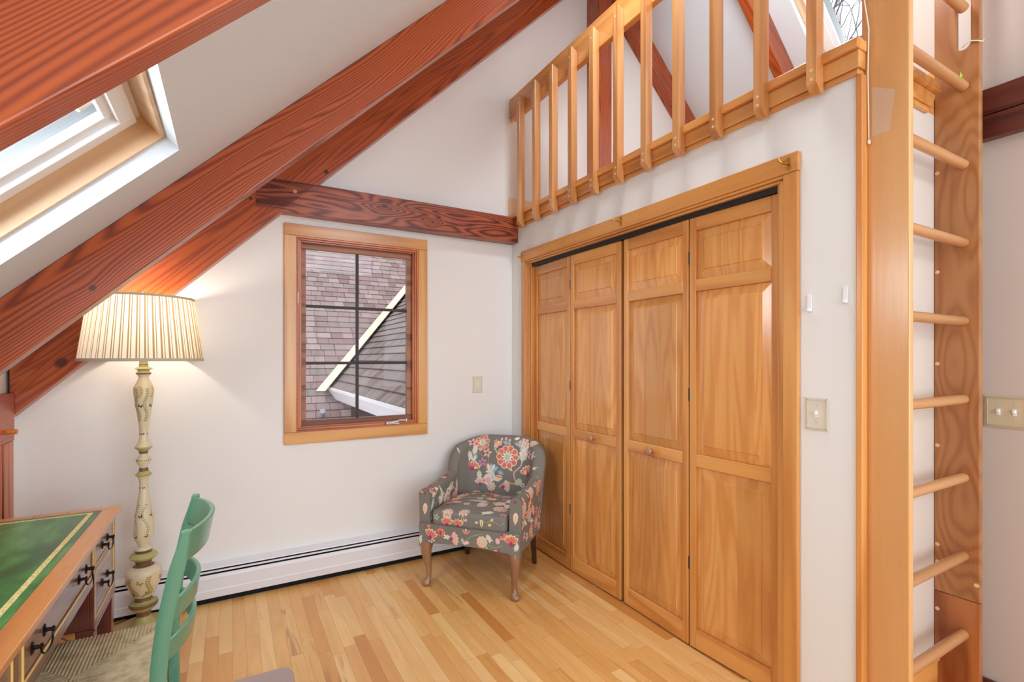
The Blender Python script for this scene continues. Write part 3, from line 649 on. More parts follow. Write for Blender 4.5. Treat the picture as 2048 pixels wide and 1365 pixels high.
def leaf(parent, Ya, Yb, xa, xb, zbot=.008, knobY=None, lbl=None):
    """one folding leaf between plan positions Ya > Yb; face plane X from xa (at Ya) to xb (at Yb)"""
    wdt = Ya - Yb; sw = .036
    ang = math.atan2(xb - xa, wdt)
    # local: u along the leaf from Ya to Yb, x = into the closet
    def T(m):
        out = []
        for (u, x, z) in m.v:
            out.append((xa - OX + u * math.sin(ang) + x * math.cos(ang), Ya - OY - u * math.cos(ang) + x * math.sin(ang), z))
        m.v = out; return m
    b = M(); b.box(.0015, sw, 0, .032, .008, 2.036); b.box(wdt - sw, wdt - .0015, 0, .032, .008, 2.036)
    lo = obj('door_leaf', T(b), m_pineZ, parent, bevel=.003)
    for (z0, z1) in RZs: obj('rail', T(M().box(sw + .0003, wdt - sw - .0003, 0.0005, .0315, z0, z1)), m_pineY, lo, bevel=.003)
    for i in range(3):
        z0, z1 = RZs[i][1], RZs[i + 1][0]; u0, u1 = sw, wdt - sw; p = M(); bv = .042; dp = .014; up = .003
        p.box(u0, u1, .016, .022, z0, z1)
        o_ = [(u0 + .001, dp, z0 + .001), (u1 - .001, dp, z0 + .001), (u1 - .001, dp, z1 - .001), (u0 + .001, dp, z1 - .001)]
        i_ = [(u0 + bv, up + .004, z0 + bv), (u1 - bv, up + .004, z0 + bv), (u1 - bv, up + .004, z1 - bv), (u0 + bv, up + .004, z1 - bv)]
        j_ = [(u0 + bv + .003, up, z0 + bv + .003), (u1 - bv - .003, up, z0 + bv + .003), (u1 - bv - .003, up, z1 - bv - .003), (u0 + bv + .003, up, z1 - bv - .003)]
        k_ = [(q[0], .016, q[2]) for q in o_]
        vs = o_ + i_ + j_ + k_; fs = []
        for a in (0, 4):
            for q in range(4): fs.append((a + q, a + (q + 1) % 4, a + 4 + (q + 1) % 4, a + 4 + q))
        for q in range(4): fs.append((12 + q, 12 + (q + 1) % 4, (q + 1) % 4, q))
        fs.append((8, 9, 10, 11)); p.add(vs, fs); obj('panel', T(p), m_panel, lo)
    if knobY:
        u = Ya - knobY; k = M().lathe([(.010, 0), (.009, .014), (.012, .018), (.020, .024), (.0235, .033), (.020, .042), (.010, .046), (.001, .047)], 20)
        k.xf(Matrix.Rotation(PI / 2, 4, 'X')); k.v = [(v[0] + u, v[1], v[2] + .892) for v in k.v]
        obj('knob', T(k), plain('brown_knob', (176, 122, 80), .3, coat=.4), lo, smooth=True)
    return lo
d1 = sempty('door_1', W(1.91, 2.55, .008)); d2 = sempty('door_2', W(1.91, 1.64, .008))
leaf(d1, 3.010, 2.563, 1.912, 1.898); leaf(d1, 2.560, 2.092, 1.898, 1.904, knobY=2.325)
leaf(d2, 2.074, 1.612, 1.906, 1.892, knobY=1.847); leaf(d2, 1.608, 1.172, 1.892, 1.908)
hg = M()
for z in (.4, 1.2, 1.85): hg.tube([W(1.8935, 1.61, z - .03), W(1.8935, 1.61, z + .03)], .003, 8)
split(obj('hinge', hg, m_black, d2))
hg = M()
for z in (.4, 1.2, 1.85): hg.tube([W(1.8995, 2.5615, z - .03), W(1.8995, 2.5615, z + .03)], .003, 8)
split(obj('hinge', hg, m_black, d1))
# brass curtain rod brackets on the casing
def bracket(Y, z, label):
    t = thing('curtain_rod_bracket', label, 'bracket', W(1.852, Y, z)); m = M()
    p = W(1.852, Y, z)
    for dz in (-.016, .016):
        m.tube([p + Vector((.0008, 0, dz)), p + Vector((-.004, 0, dz))], .0075, 14)
    m.box(p.x - .003, p.x + .0008, p.y - .005, p.y + .005, p.z - .014, p.z + .014)
    obj('plate', m, m_brass, t, smooth=True)
    h = M().tube([p + Vector((-.003, 0, 0)), p + Vector((-.035, .006, 0)), p + Vector((-.046, .008, .004)), p + Vector((-.052, .009, .014))], .0042, 10)
    h.tube([p + Vector((-.012, .002, 0)), p + Vector((-.026, .004, 0))], .0068, 12); obj('hook', h, m_brass, t, smooth=True)
bracket(1.105, 2.117, 'brass rod bracket on the closet casing corner nearest the ladder')
bracket(2.035, 2.125, 'brass rod bracket on the closet casing above the middle of the doors')
bracket(3.095, 2.118, 'tiny brass rod bracket on the closet casing nearest the window wall')
# ================================================================ SWITCHES AND ADHESIVE HOOKS
def switch(name, label, plane, a, z, wd_, ht, gangs, mat):
    """plane 'x': on an X-facing wall at X value given; 'y': on the window wall"""
    kind, val = plane
    def P(u, d, zz):  # u along the wall, d out of the wall
        return W(val - d, a + u, zz) if kind == 'x' else W(a + u, val - d, zz)
    t = thing(name, label, 'light switch', P(0, .001, z - ht / 2)); m = M()
    def bx(m, u0, u1, d0, d1, z0, z1):
        p, q = P(u0, d0, z0), P(u1, d1, z1); m.box(min(p.x, q.x), max(p.x, q.x), min(p.y, q.y), max(p.y, q.y), z0, z1)
    bx(m, -wd_ / 2, wd_ / 2, .0008, .004, z - ht / 2, z + ht / 2)
    pl = obj('switch_plate', m, mat, t, bevel=.0015)
    r = M()
    for i in range(3):
        e = .003 + .003 * i
        bx(r, -wd_ / 2 + e, wd_ / 2 - e, .004, .0048 + .0008 * i, z + ht / 2 - e - .0016, z + ht / 2 - e); bx(r, -wd_ / 2 + e, wd_ / 2 - e, .004, .0048 + .0008 * i, z - ht / 2 + e, z - ht / 2 + e + .0016)
        bx(r, -wd_ / 2 + e, -wd_ / 2 + e + .0016, .004, .0048 + .0008 * i, z - ht / 2 + e, z + ht / 2 - e); bx(r, wd_ / 2 - e - .0016, wd_ / 2 - e, .004, .0048 + .0008 * i, z - ht / 2 + e, z + ht / 2 - e)
    obj('rim', r, mat, pl)
    for k in range(gangs):
        u = (k - (gangs - 1) / 2) * .046
        s = M(); bx(s, u - .0055, u + .0055, .003, .0052, z - .013, z + .013); bx(s, u - .0042, u + .0042, .004, .016, z - .001, z + .008); obj('toggle', s, m_white, t, bevel=.001)
        s = M()
        for dz in (-.030, .030):
            p = P(u, .003, z + dz); q = P(u, .0052, z + dz); s.tube([p, q], .003, 10)
        split(obj('screw', s, m_beige, t))
switch('light_switch', 'ivory light switch on the white strip of wall between closet doors and ladder', ('x', 1.8745), 1.0115, 1.166, .083, .122, 1, m_ivory)
switch('light_switch', 'small ivory light switch on the window wall right of the window', ('y', OY), 1.580, 1.180, .080, .122, 1, m_ivory)
switch('light_switch', 'beige double light switch on the cream wall right of the ladder', ('x', RX), .708, 1.160, .132, .127, 2, m_beige)
def ahook(Y, z0, z1, label):
    m = M().wbox(1.869, 1.8744, Y - .009, Y + .009, z0, z1); m.wbox(1.858, 1.8744, Y - .006, Y + .006, z0, z0 + .012)
    tag(obj('adhesive_hook', m, m_white, bevel=.004), label, 'hook')
ahook(1.037, 1.545, 1.61, 'white adhesive hook on the wall strip, the one nearer the closet door')
ahook(.913, 1.565, 1.622, 'white adhesive hook on the wall strip, the one nearer the ladder')
# ================================================================ BASEBOARD HEATER
ht = thing('baseboard_heater', 'long white metal baseboard heater along the window wall', 'heater', W(.5, 3.24, .045))
hx0, hx1 = -.885 - OX, 1.868 - OX; yw = -.0008
back = M().prism([(yw, .05), (yw, .212), (yw - .060, .200), (yw - .062, .193), (yw - .058, .193), (yw - .003, .206), (yw - .003, .05)], hx0, hx1, 'x'); obj('hood', back, m_heat, ht, smooth=True)
fr = M().prism([(yw - .062, .164), (yw - .066, .160), (yw - .070, .145), (yw - .068, .082), (yw - .073, .076), (yw - .070, .036), (yw - .056, .032), (yw - .056, .036), (yw - .066, .040), (yw - .069, .076), (yw - .064, .082), (yw - .066, .145), (yw - .059, .162)], hx0, hx1, 'x'); obj('front_panel', fr, m_heat, ht)
dm = M().prism([(yw - .056, .183), (yw - .061, .181), (yw - .062, .174), (yw - .057, .176)], hx0, hx1, 'x'); obj('damper', dm, m_heat, ht)
ins = M().box(hx0, hx1, yw - .044, yw - .004, .04, .190); obj('fins_and_slot_shade', ins, m_darkgap, ht)  # black block for the fins and the shade seen through the slots
ec = M().box(hx0 - .003, hx0, yw - .072, yw, .045, .212).box(hx1, hx1 + .003, yw - .072, yw, .045, .212); split(obj('end_cap', ec, m_heat, ht))
ftm = M().box(hx0, hx1, yw - .045, yw - .006, .0005, .03); obj('under_heater_shade', ftm, m_darkgap, ht)  # black strip painting the shadow gap between heater and floor
# ================================================================ FLOOR LAMP
LX, LY = -.383, 3.085
lamp = thing('floor_lamp', 'tall cream painted floor lamp with botanical motifs and lit pleated shade', 'lamp', W(LX, LY, 0))
KM = 2.46 / 982.
def prof(rows):
    out = []
    for (y, hw) in rows: out.append((hw * KM / 1.2, 1.37 - (y - 718.) * 2.49 / 982.))
    return out[::-1]
body_rows = [(722, 8.7), (729, 8.7), (730.5, 9.5), (734, 9), (736.5, 17), (738, 18), (740, 13), (743, 11), (745.5, 14.5), (747.4, 15.5), (749, 14), (752, 11), (757, 10.5), (764, 14), (772, 18.5), (779, 20), (786, 19.7), (800, 18), (816, 15.5), (834, 12.5), (850, 9.8), (862, 8.6), (871, 8.2), (878, 9), (886, 12), (893, 17), (895.5, 17.7), (898, 14), (902, 9.7), (905, 9), (907, 8.2),
             (911, 8.5), (915, 12), (921, 15), (926, 13), (931, 9.5), (935, 8.6), (938, 9.2), (940, 9.2), (942, 9.8), (946, 14), (948.7, 16.8), (951, 14.5), (955, 11), (963, 9), (976, 8.6), (989, 10.3), (1005, 13), (1021, 15.5), (1038, 18.2), (1053, 20), (1066, 20.4), (1075, 18.8), (1083, 14.5), (1089, 11), (1093, 11), (1096, 16), (1098, 17.7), (1100, 17.7), (1102, 15),
             (1104, 17), (1107, 26), (1111, 29), (1114, 27), (1118, 20), (1122, 16.5), (1126, 16), (1128, 16), (1130, 22), (1134, 31), (1140, 36), (1150, 36), (1162, 34.5), (1172, 30), (1183, 24), (1191, 18), (1194, 17), (1197, 17), (1199, 19), (1201, 20), (1203, 28), (1207, 29.5), (1210, 28), (1214, 25), (1219, 18), (1222, 15), (1226, 14.5), (1230, 14.5), (1236, 17), (1241, 21), (1245.5, 27)]
m_lampc = plain('cream_painted_wood', (222, 210, 176), .35, var=.06, scale=22, coat=.2)
m_lampg = plain('olive_painted_wood', (178, 172, 110), .4, var=.08, scale=22)
m_lampb = plain('brown_painted_ring', (122, 92, 62), .45, var=.05, scale=20)
m_lf = plain('painted_green_leaf', (122, 138, 60), .5); m_lf2 = plain('painted_gold_leaf', (176, 150, 60), .5); m_bf = plain('painted_dark_butterfly', (74, 62, 40), .5)
P = prof(body_rows)
bm_ = M().lathe(P, 40, W(LX, LY, 0))
zy = lambda y: 1.37 - (y - 718.) * 2.49 / 982.
def zone(z):
    y = 718 + (1.37 - z) * 982 / 2.49
    for a, b in ((729.5, 731), (745.5, 750), (902, 907), (936, 941), (1099, 1103), (1120, 1129), (1192, 1199), (1204, 1209), (1220, 1228)):
        if a <= y <= b: return 2
    for a, b in ((722, 743), (893, 902), (941, 950), (1103, 1119), (1199, 1219), (1229, 1250)):
        if a <= y <= b: return 1
    return 0
for i in range(len(P) - 1):
    zi = zone((P[i][1] + P[i + 1][1]) / 2)
    for k in range(40): bm_.mi[i * 40 + k] = zi
def rad_at(z):
    for (r0, z0), (r1, z1) in zip(P, P[1:]):
        if z0 <= z <= z1: return r0 + (r1 - r0) * (z - z0) / max(z1 - z0, 1e-6)
    return .02
A0 = math.atan2(-LY, -LX)
def lamp_decal(ang, z, dirs, poly, mi):
    """poly (u,v) in metres, rotated by dirs, laid round the turned body"""
    c, s = math.cos(dirs), math.sin(dirs); vs = []
    for (u, v) in poly:
        uu = u * c - v * s; vv = u * s + v * c; zz = z + vv; r = rad_at(zz) + .0009; a = ang + uu / max(r, .01)
        p = W(LX, LY, 0); vs.append((p.x + r * math.cos(a), p.y + r * math.sin(a), zz))
    n = len(vs); cu = sum(v[0] for v in vs) / n; cv = sum(v[1] for v in vs) / n; cz = sum(v[2] for v in vs) / n
    rr = rad_at(cz) + .0012; aa = math.atan2(cv - (LY - OY), cu - (LX - OX)); vs.append((LX - OX + rr * math.cos(aa), LY - OY + rr * math.sin(aa), cz))
    bm_.add(vs, [(i, (i + 1) % n, n) for i in range(n)], mi)
leafp = [(0, 0), (.003, .0022), (.007, .002), (.0105, 0), (.007, -.002), (.003, -.0022)]
def sprig(ang, z0, z1, amp, mi, step=.011, sc=1.0, phase=0):
    n = int(abs(z1 - z0) / step)
    for i in range(n):
        z = z0 + (z1 - z0) * i / n; r = rad_at(z); a = ang + amp * math.sin(phase + i * .45) / max(r, .01)
        for sgn in (0, 1): lamp_decal(a, z, (.6 if sgn == 0 else PI - .6), [(u * sc, v * sc) for u, v in leafp], mi)
def butterfly(ang, z, rot, sc, mi):
    wing = [(0, 0), (.006, .009), (.013, .010), (.011, .003), (.008, 0), (.010, -.006), (.004, -.006)]
    lamp_decal(ang, z, rot, [(u * sc, v * sc) for u, v in wing], mi); lamp_decal(ang, z, rot, [(-u * sc, v * sc) for u, v in wing], mi)
for da in (-.9 * PI, -.35 * PI, .45 * PI, 0):
    q = A0 + da
    sprig(q + .25, zy(842), zy(775), .006, 3, .008, .9); sprig(q - .5, zy(795), zy(772), .012, 4, .008)
    sprig(q + .15, zy(1070), zy(1005), .012, 4 if da else 3, .010, .85); butterfly(q - .35, zy(1030), .4, .8, 5); butterfly(q - .2, zy(868), .2, .6, 5); butterfly(q - .45, zy(812), -.3, .9, 5); butterfly(q, zy(975), .1, .5, 5)
    sprig(q + .35, zy(1186), zy(1145), .010, 4, .008, 1.4, 1.0); sprig(q - .1, zy(1188), zy(1176), .02, 3, .006, 1.2); butterfly(q - .25, zy(1157), -.5, 1.25, 4)
    butterfly(q + .3, zy(1070), .4, .7, 5)
    for j in range(6): lamp_decal(q - .8 + j * .28, zy(921), .8, [(u * .8, v) for u, v in leafp], 3)
obj('lamp_body', bm_, [m_lampc, m_lampg, m_lampb, m_lf, m_lf2, m_bf], lamp, smooth=50, fix=False)
obj('lamp_base', M().lathe([(.130, 0), (.134, .004), (.134, .014), (.128, .021), (.10, .026), (.06, .030), (.03, .034)], 56, W(LX, LY, 0.0005)), plain('aged_cream_base', (196, 176, 128), .45, var=.14, scale=16), lamp, smooth=30)
# pleated shade
NS = 192; zb, zt, rb, rt = 1.362, 1.678, .256, .214
def shademat():
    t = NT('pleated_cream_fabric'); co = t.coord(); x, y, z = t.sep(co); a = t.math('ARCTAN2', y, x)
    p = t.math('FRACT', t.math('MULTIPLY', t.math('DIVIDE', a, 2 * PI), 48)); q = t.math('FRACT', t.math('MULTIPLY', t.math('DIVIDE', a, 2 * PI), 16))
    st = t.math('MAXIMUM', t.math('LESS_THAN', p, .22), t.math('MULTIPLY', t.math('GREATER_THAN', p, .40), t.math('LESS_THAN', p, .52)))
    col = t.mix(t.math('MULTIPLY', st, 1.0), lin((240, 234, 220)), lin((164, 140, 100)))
    d = t.n('ShaderNodeBsdfDiffuse'); tr = t.n('ShaderNodeBsdfTranslucent'); mx = t.n('ShaderNodeMixShader'); mx.inputs[0].default_value = .36
    t.l(col, d.inputs[0]); t.l(col, tr.inputs[0]); t.l(d.outputs[0], mx.inputs[1]); t.l(tr.outputs[0], mx.inputs[2]); t.l(mx.outputs[0], t.out.inputs[0]); return t.m
sh = M(); vs = []; fs = []
for i in range(2):
    for j in range(7):
        f = j / 6
        for k in range(NS):
            a = 2 * PI * k / NS; w_ = .0022 * (1 if k % 4 in (1, 2) else -1); r = rb + (rt - rb) * f + w_ - (.0015 if i else 0); p = W(LX, LY, zb + (zt - zb) * f)
            vs.append((p.x + r * math.cos(a), p.y + r * math.sin(a), p.z))
for j in range(6):
    for k in range(NS): fs.append((j * NS + k, j * NS + (k + 1) % NS, (j + 1) * NS + (k + 1) % NS, (j + 1) * NS + k))
sh.add(vs[:7 * NS], fs)
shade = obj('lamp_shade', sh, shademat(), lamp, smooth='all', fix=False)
m_trim = plain('taupe_trim_tape', (196, 186, 166), .8)
def band(z0, z1, r0, r1):
    return M().lathe([(r0 - .004, z0), (r0 + .004, z0), (r1 + .004, z1), (r1 - .004, z1), (r0 - .004, z0)], 96, W(LX, LY, 0), cap=False)
bb = band(zb - .004, zb + .010, rb, rb - .0013); obj('shade_binding', bb, m_trim, shade, fix=False)
bb = band(zt - .008, zt + .003, rt, rt - .001); obj('shade_binding', bb, m_trim, shade, fix=False)
hp = M()
for k in range(3):
    a = 2 * PI * k / 3 + .5; hp.tube([W(LX, LY, zt - .012), W(LX + rt * .98 * math.cos(a), LY + rt * .98 * math.sin(a), zt - .006)], .002, 6)
hp.tube([W(LX, LY, 1.35), W(LX, LY, zt + .004)], .004, 8); hp.lathe([(.004, 0), (.008, .005), (.005, .010), (.009, .018), (.006, .026), (.001, .030)], 14, W(LX, LY, zt + .002)); obj('finial', hp, m_chrome, lamp, smooth=True)
# bulb: the lamp is lit
tb = NT('lit_bulb'); tb.b.inputs['Emission Color'].default_value = (1, .86, .62, 1); tb.b.inputs['Emission Strength'].default_value = 5
obj('bulb', M().lathe([(.012, 0), (.014, .02), (.026, .045), (.030, .065), (.024, .088), (.008, .098)], 18, W(LX + .02, LY, 1.47)), tb.m, lamp, smooth=True)
pl = bpy.data.lights.new('lamp_bulb_light', 'POINT'); pl.energy = 7.5; pl.color = (1, .90, .76); pl.shadow_soft_size = .035
po = bpy.data.objects.new('lamp_bulb_light', pl); COL.objects.link(po); po.location = W(LX + .02, LY, 1.60)
# power cords on the floor by the lamp
cd = M(); 
pts = [W(-.30, 3.17, .006), W(-.42, 3.235, .006), W(-.56, 3.2, .007), W(-.66, 3.12, .006), (W(-.72, 3.18, .006)), W(-.80, 3.22, .006), W(-.85, 3.1, .006)]
def smoothpts(p, n=8):
    out = []
    for i in range(len(p) - 1):
        a, b, c, d = p[max(i - 1, 0)], p[i], p[i + 1], p[min(i + 2, len(p) - 1)]
        for k in range(n):
            t = k / n; out.append(.5 * ((2 * b) + (c - a) * t + (2 * a - 5 * b + 4 * c - d) * t * t + (3 * b - a - 3 * c + d) * t ** 3))
    out.append(p[-1]); return out
cd.tube(smoothpts(pts), .0035, 6)
tag(obj('power_cord', cd, plain('tan_cord', (186, 150, 84), .5), smooth='all'), 'tan power cord lying in loops on the floor behind the lamp base', 'cord')
# ================================================================ WRITING DESK
m_desk = wood('cherry_desk_wood', axis='Y', across=7, along=.6, freq=12, rough=.3, coat=.4, contrast=.6, dark=(164, 92, 40), mid=(196, 122, 60), light=(212, 144, 80))
m_deskd = wood('dark_desk_front', axis='Y', across=7, along=.5, freq=12, rough=.3, coat=.55, contrast=.6, dark=(74, 36, 28), mid=(112, 68, 56), light=(138, 92, 78))
m_deskz = wood('dark_desk_upright', axis='Z', across=7, along=.5, freq=12, rough=.3, coat=.5, contrast=.6, dark=(66, 22, 16), mid=(104, 44, 30), light=(124, 62, 42))
m_bead = plain('yellow_gilt_bead', (222, 184, 108), .35, coat=.3)
m_pull = plain('dark_bronze_pull', (44, 36, 34), .35, metal=.8)
def leather():
    t = NT('green_leather'); co = t.coord(); n1 = t.noise(t.vmath('MULTIPLY', co, (9, 3.2, 1)), 1, 5, .62, .6)
    c = t.ramp(n1, [(.3, (16, 58, 34)), (.48, (34, 98, 48)), (.62, (66, 134, 66)), (.8, (104, 160, 92))]); t.l(c, t.b.inputs['Base Color'])
    t.bump(t.noise(co, 320, 2), .1, .0004); return t.set(.32, .15)
def gilt():
    t = NT('gilt_tooling'); co = t.coord(); v = t.n('ShaderNodeTexVoronoi'); t.l(co, v.inputs['Vector']); v.inputs['Scale'].default_value = 150
    t.l(t.ramp(v.outputs['Distance'], [(.1, (150, 128, 60)), (.35, (206, 184, 112)), (.7, (224, 206, 142))]), t.b.inputs['Base Color']); return t.set(.45)
dX0, dX1, dY0_, dY1_ = -.884, -.392, 1.115, 2.585; dzt = .760
dk = thing('writing_desk', 'wooden writing desk with green leather top, gilt border and drawers, at lower left', 'desk', W(-.64, 1.85, 0))
tp_ = M()
# moulded edge top: frame with sunk field for the leather
bw = .058
tp_.wbox(dX0, dX1, dY1_ - .046, dY1_, dzt - .018, dzt); tp_.wbox(dX0, dX1, dY0_, dY0_ + .046, dzt - .018, dzt)
tp_.wbox(dX0, dX0 + bw, dY0_ + .0462, dY1_ - .0462, dzt - .018, dzt); tp_.wbox(dX1 - bw, dX1, dY0_ + .0462, dY1_ - .0462, dzt - .018, dzt)
tp_.wbox(dX0 + .006, dX1 - .006, dY0_ + .006, dY1_ - .006, dzt - .026, dzt - .0185)
dtop = obj('desk_top', tp_, m_desk, dk, bevel=.003)
lx0, lx1, ly0, ly1 = dX0 + bw, dX1 - bw, dY0_ + .046, dY1_ - .046
lea = obj('leather_panel', M().wbox(lx0, lx1, ly0, ly1, dzt - .0184, dzt - .0008), leather(), dtop)
gb_ = M(); i0 = .022; w_ = .015
a, b, c, d = lx0 + i0 - OX, lx1 - i0 - OX, ly0 + i0 - OY, ly1 - i0 - OY; gb_.ring(a, b, c, d, dzt - .0008, dzt - .0003, w_)
obj('gilt_border', gb_, gilt(), dtop)
fx = -.412   # front plane of the carcass
YC0, YC1 = 1.14, 2.56; YP0, YP1 = 1.497, 2.203
def box_(m, *a): return m.wbox(*a)
for (ya, yb) in ((YP1, YC1), (YC0, YP0)):
    c = M(); c.wbox(dX0 + .03, fx - .014, ya, yb, .43, dzt - .027); c.wbox(fx - .014, fx, ya, ya + .016, .43, dzt - .027); c.wbox(fx - .014, fx, yb - .022, yb, .43, dzt - .027)
    c.wbox(fx - .014, fx, ya + .016, yb - .022, .43, .452); c.wbox(fx - .014, fx, ya + .016, yb - .022, .618, .634); c.wbox(fx - .014, fx, ya + .016, yb - .022, .722, dzt - .027)
    ped = obj('pedestal', c, m_deskz, dk, bevel=.002)
    for (z0, z1) in ((.452, .618), (.634, .722)):
        dr = M(); dr.wbox(fx - .013, fx - .004, ya + .0165, yb - .0225, z0 + .001, z1 - .001); d_ = obj('drawer', dr, m_deskd, ped, bevel=.001)
        bd = M(); e = .011
        for (p, q, r, s) in ((ya + .017, yb - .023, z0 + .0015, z0 + .0075), (ya + .017, yb - .023, z1 - .0075, z1 - .0015)): bd.tube([W(fx - .003, p, (r + s) / 2), W(fx - .003, q, (r + s) / 2)], .0032, 8)
        for yy in (ya + .020, yb - .026): bd.tube([W(fx - .003, yy, z0 + .003), W(fx - .003, yy, z1 - .003)], .0032, 8)
        obj('gilt_bead', bd, m_bead, ped)
    for yy in (ya + .001, yb - .051):
        for xx in (fx - .052, dX0 + .034):
            lg = M(); p = [(xx, yy, .4295), (xx + .05, yy + .05, 0)]
            x0, x1, y0, y1 = xx, xx + .05, yy, yy + .05; t_ = .007
            lg.add([W(x0, y0, .4295), W(x1, y0, .4295), W(x1, y1, .4295), W(x0, y1, .4295), W(x0 + t_, y0 + t_, 0.0003), W(x1 - t_, y0 + t_, 0.0003), W(x1 - t_, y1 - t_, 0.0003), W(x0 + t_, y1 - t_, 0.0003)],
                   [(0, 1, 2, 3), (7, 6, 5, 4), (0, 4, 5, 1), (1, 5, 6, 2), (2, 6, 7, 3), (3, 7, 4, 0)]); obj('leg', lg, m_deskz, dk, bevel=.002)
    cm = M().tube([W(fx - .002, ya, .425), W(fx - .002, yb, .425)], .005, 8); obj('base_moulding', cm, m_deskz, ped)
ap = M(); ap.wbox(fx - .022, fx - .008, YP0 + .001, YP1 - .001, .585, dzt - .027); ap.wbox(fx - .010, fx, YP0 + .001, YP1 - .001, .585, .622); ap.wbox(fx - .010, fx, YP0 + .001, YP1 - .001, .722, dzt - .027)
ap.wbox(fx - .010, fx, YP0 + .001, YP0 + .02, .585, dzt - .027); ap.wbox(fx - .010, fx, YP1 - .02, YP1 - .001, .585, dzt - .027)
apo = obj('apron', ap, m_deskd, dk, bevel=.002)
obj('drawer', M().wbox(fx - .0078, fx - .002, YP0 + .024, YP1 - .024, .626, .718), m_deskd, apo, bevel=.001)
bd = M()
for zz in (.628, .719): bd.tube([W(fx + .001, YP0 + .022, zz), W(fx + .001, YP1 - .022, zz)], .0034, 8)
for yy in (YP0 + .023, YP1 - .023): bd.tube([W(fx + .001, yy, .628), W(fx + .001, yy, .719)], .0034, 8)
obj('gilt_bead', bd, m_bead, apo)
obj('back_panel', M().wbox(dX0 + .001, dX0 + .016, YC0, YC1, .40, dzt - .027), m_deskz, dk)
def pull(parent, Y, z, half=.043):
    m = M()
    for s in (-1, 1):
        p = W(fx - .003, Y + s * half, z)
        m.lathe([(.0005, 0), (.0105, .0005), (.0125, .002), (.010, .004), (.004, .005), (.0035, .016), (.0055, .017), (.0055, .021), (.001, .023)], 14)
        n = 14 * 9; vs = m.v[-n:]; m.v = m.v[:-n] + [(p.x + v[2], p.y + v[0], p.z + v[1] * 1.35) for v in vs]
    b = []
    for i in range(13):
        a = PI * i / 12; b.append(W(fx + .014 + .004 * math.sin(a), Y - half * math.cos(a), z - .030 * math.sin(a) ** .6))
    m.tube(b, .0024, 8); obj('drawer_pull', m, m_pull, parent, smooth=True)
for o_ in [dk]:
    pull(dk, 2.385, .678, .045); pull(dk, 2.385, .538, .045); pull(dk, 1.32, .678, .045); pull(dk, 1.32, .538, .045); pull(dk, 2.06, .675, .045); pull(dk, 1.64, .675, .045)
# ================================================================ GREEN LADDERBACK CHAIR
m_green = plain('green_painted_wood', (88, 140, 112), .28, coat=.35, var=.05, scale=9)
gc = thing('ladderback_chair', 'green painted ladderback chair with woven rush seat, pulled up to the desk', 'chair', W(-.36, 1.83, 0))
YN, YF = 1.625, 2.045; xs_seat = -.165
def post_pts(Y):
    return [(-.150, Y, 0.0), (-.168, Y, .22), (-.172, Y, .45), (-.160, Y, .62), (-.135, Y, .76), (-.112, Y, .86), (-.106, Y, .895)]
def sweep_rect(pts, wx, wy, mi=0):
    m = M(); vs = []; fs = []; n = len(pts)
    for i, (x, Y, z) in enumerate(pts):
        a = wx[i] / 2; b = wy[i] / 2; ch = .3
        ring = [(-a, -b * (1 - ch)), (-a * (1 - ch), -b), (a * (1 - ch), -b), (a, -b * (1 - ch)), (a, b * (1 - ch)), (a * (1 - ch), b), (-a * (1 - ch), b), (-a, b * (1 - ch))]
        for (u, v) in ring: vs.append(W(x + u, Y + v, z))
    for i in range(n - 1):
        for k in range(8): fs.append((i * 8 + k, i * 8 + (k + 1) % 8, (i + 1) * 8 + (k + 1) % 8, (i + 1) * 8 + k))
    fs.append(tuple(range(7, -1, -1))); fs.append(tuple((n - 1) * 8 + k for k in range(8))); m.add(vs, fs); return m
def dens(pts, n=6):
    v = smoothpts([Vector(p) for p in pts], n); return [tuple(q) for q in v]
for Y in (YN, YF):
    pp = dens(post_pts(Y)); L = len(pp)
    wx = [.030 + .008 * min(1, p[2] / .45) - (.016 * max(0, (p[2] - .80) / .1) if p[2] > .80 else 0) for p in pp]
    wy = [.030] * L; wy[-1] = .020; wx[-1] = .014
    obj('back_leg', sweep_rect(pp, wx, wy), m_green, gc, smooth=40)
def slat(z0, z1, xb, lean, bulge=.058):
    m = M(); vs = []; fs = []; N = 18
    for i in range(N + 1):
        t = i / N; Y = YN + .012 + (YF - YN - .024) * t; s = math.sin(PI * t); c = xb + bulge * s ** .8 if s > 0 else xb
        top = z1 + .004 * s
        for (dx, z) in ((-.007, z0), (.007, z0), (.007 + lean, top), (-.007 + lean, top)): vs.append(W(c + dx, Y, z))
    for i in range(N):
        for k in range(4): fs.append((i * 4 + k, i * 4 + (k + 1) % 4, (i + 1) * 4 + (k + 1) % 4, (i + 1) * 4 + k))
    fs += [(3, 2, 1, 0), (N * 4, N * 4 + 1, N * 4 + 2, N * 4 + 3)]; m.add(vs, fs); return m
for (z0, z1, xb, ln_) in ((.800, .888, -.126, .018), (.640, .700, -.156, .010), (.535, .590, -.164, .006)):
    obj('back_slat', slat(z0, z1, xb, ln_), m_green, gc, bevel=.004, smooth=40)
for Y in (YN - .02, YF + .02):
    obj('front_leg', M().tube([W(-.605, Y, 0.0003), W(-.60, Y, .2), W(-.598, Y, .455)], [.014, .018, .019], 14), m_green, gc, smooth=True)
    obj('side_stretcher', M().tube([W(-.598, Y, .18), W(-.172, Y * .98 + .0366, .18)], .010, 10), m_green, gc, smooth=True)
for z in (.16, .30): obj('front_stretcher', M().tube([W(-.600, YN - .02, z), W(-.600, YF + .02, z)], .010, 10), m_green, gc, smooth=True)
obj('rear_stretcher', M().tube([W(-.166, YN, .22), W(-.166, YF, .22)], .010, 10), m_green, gc, smooth=True)
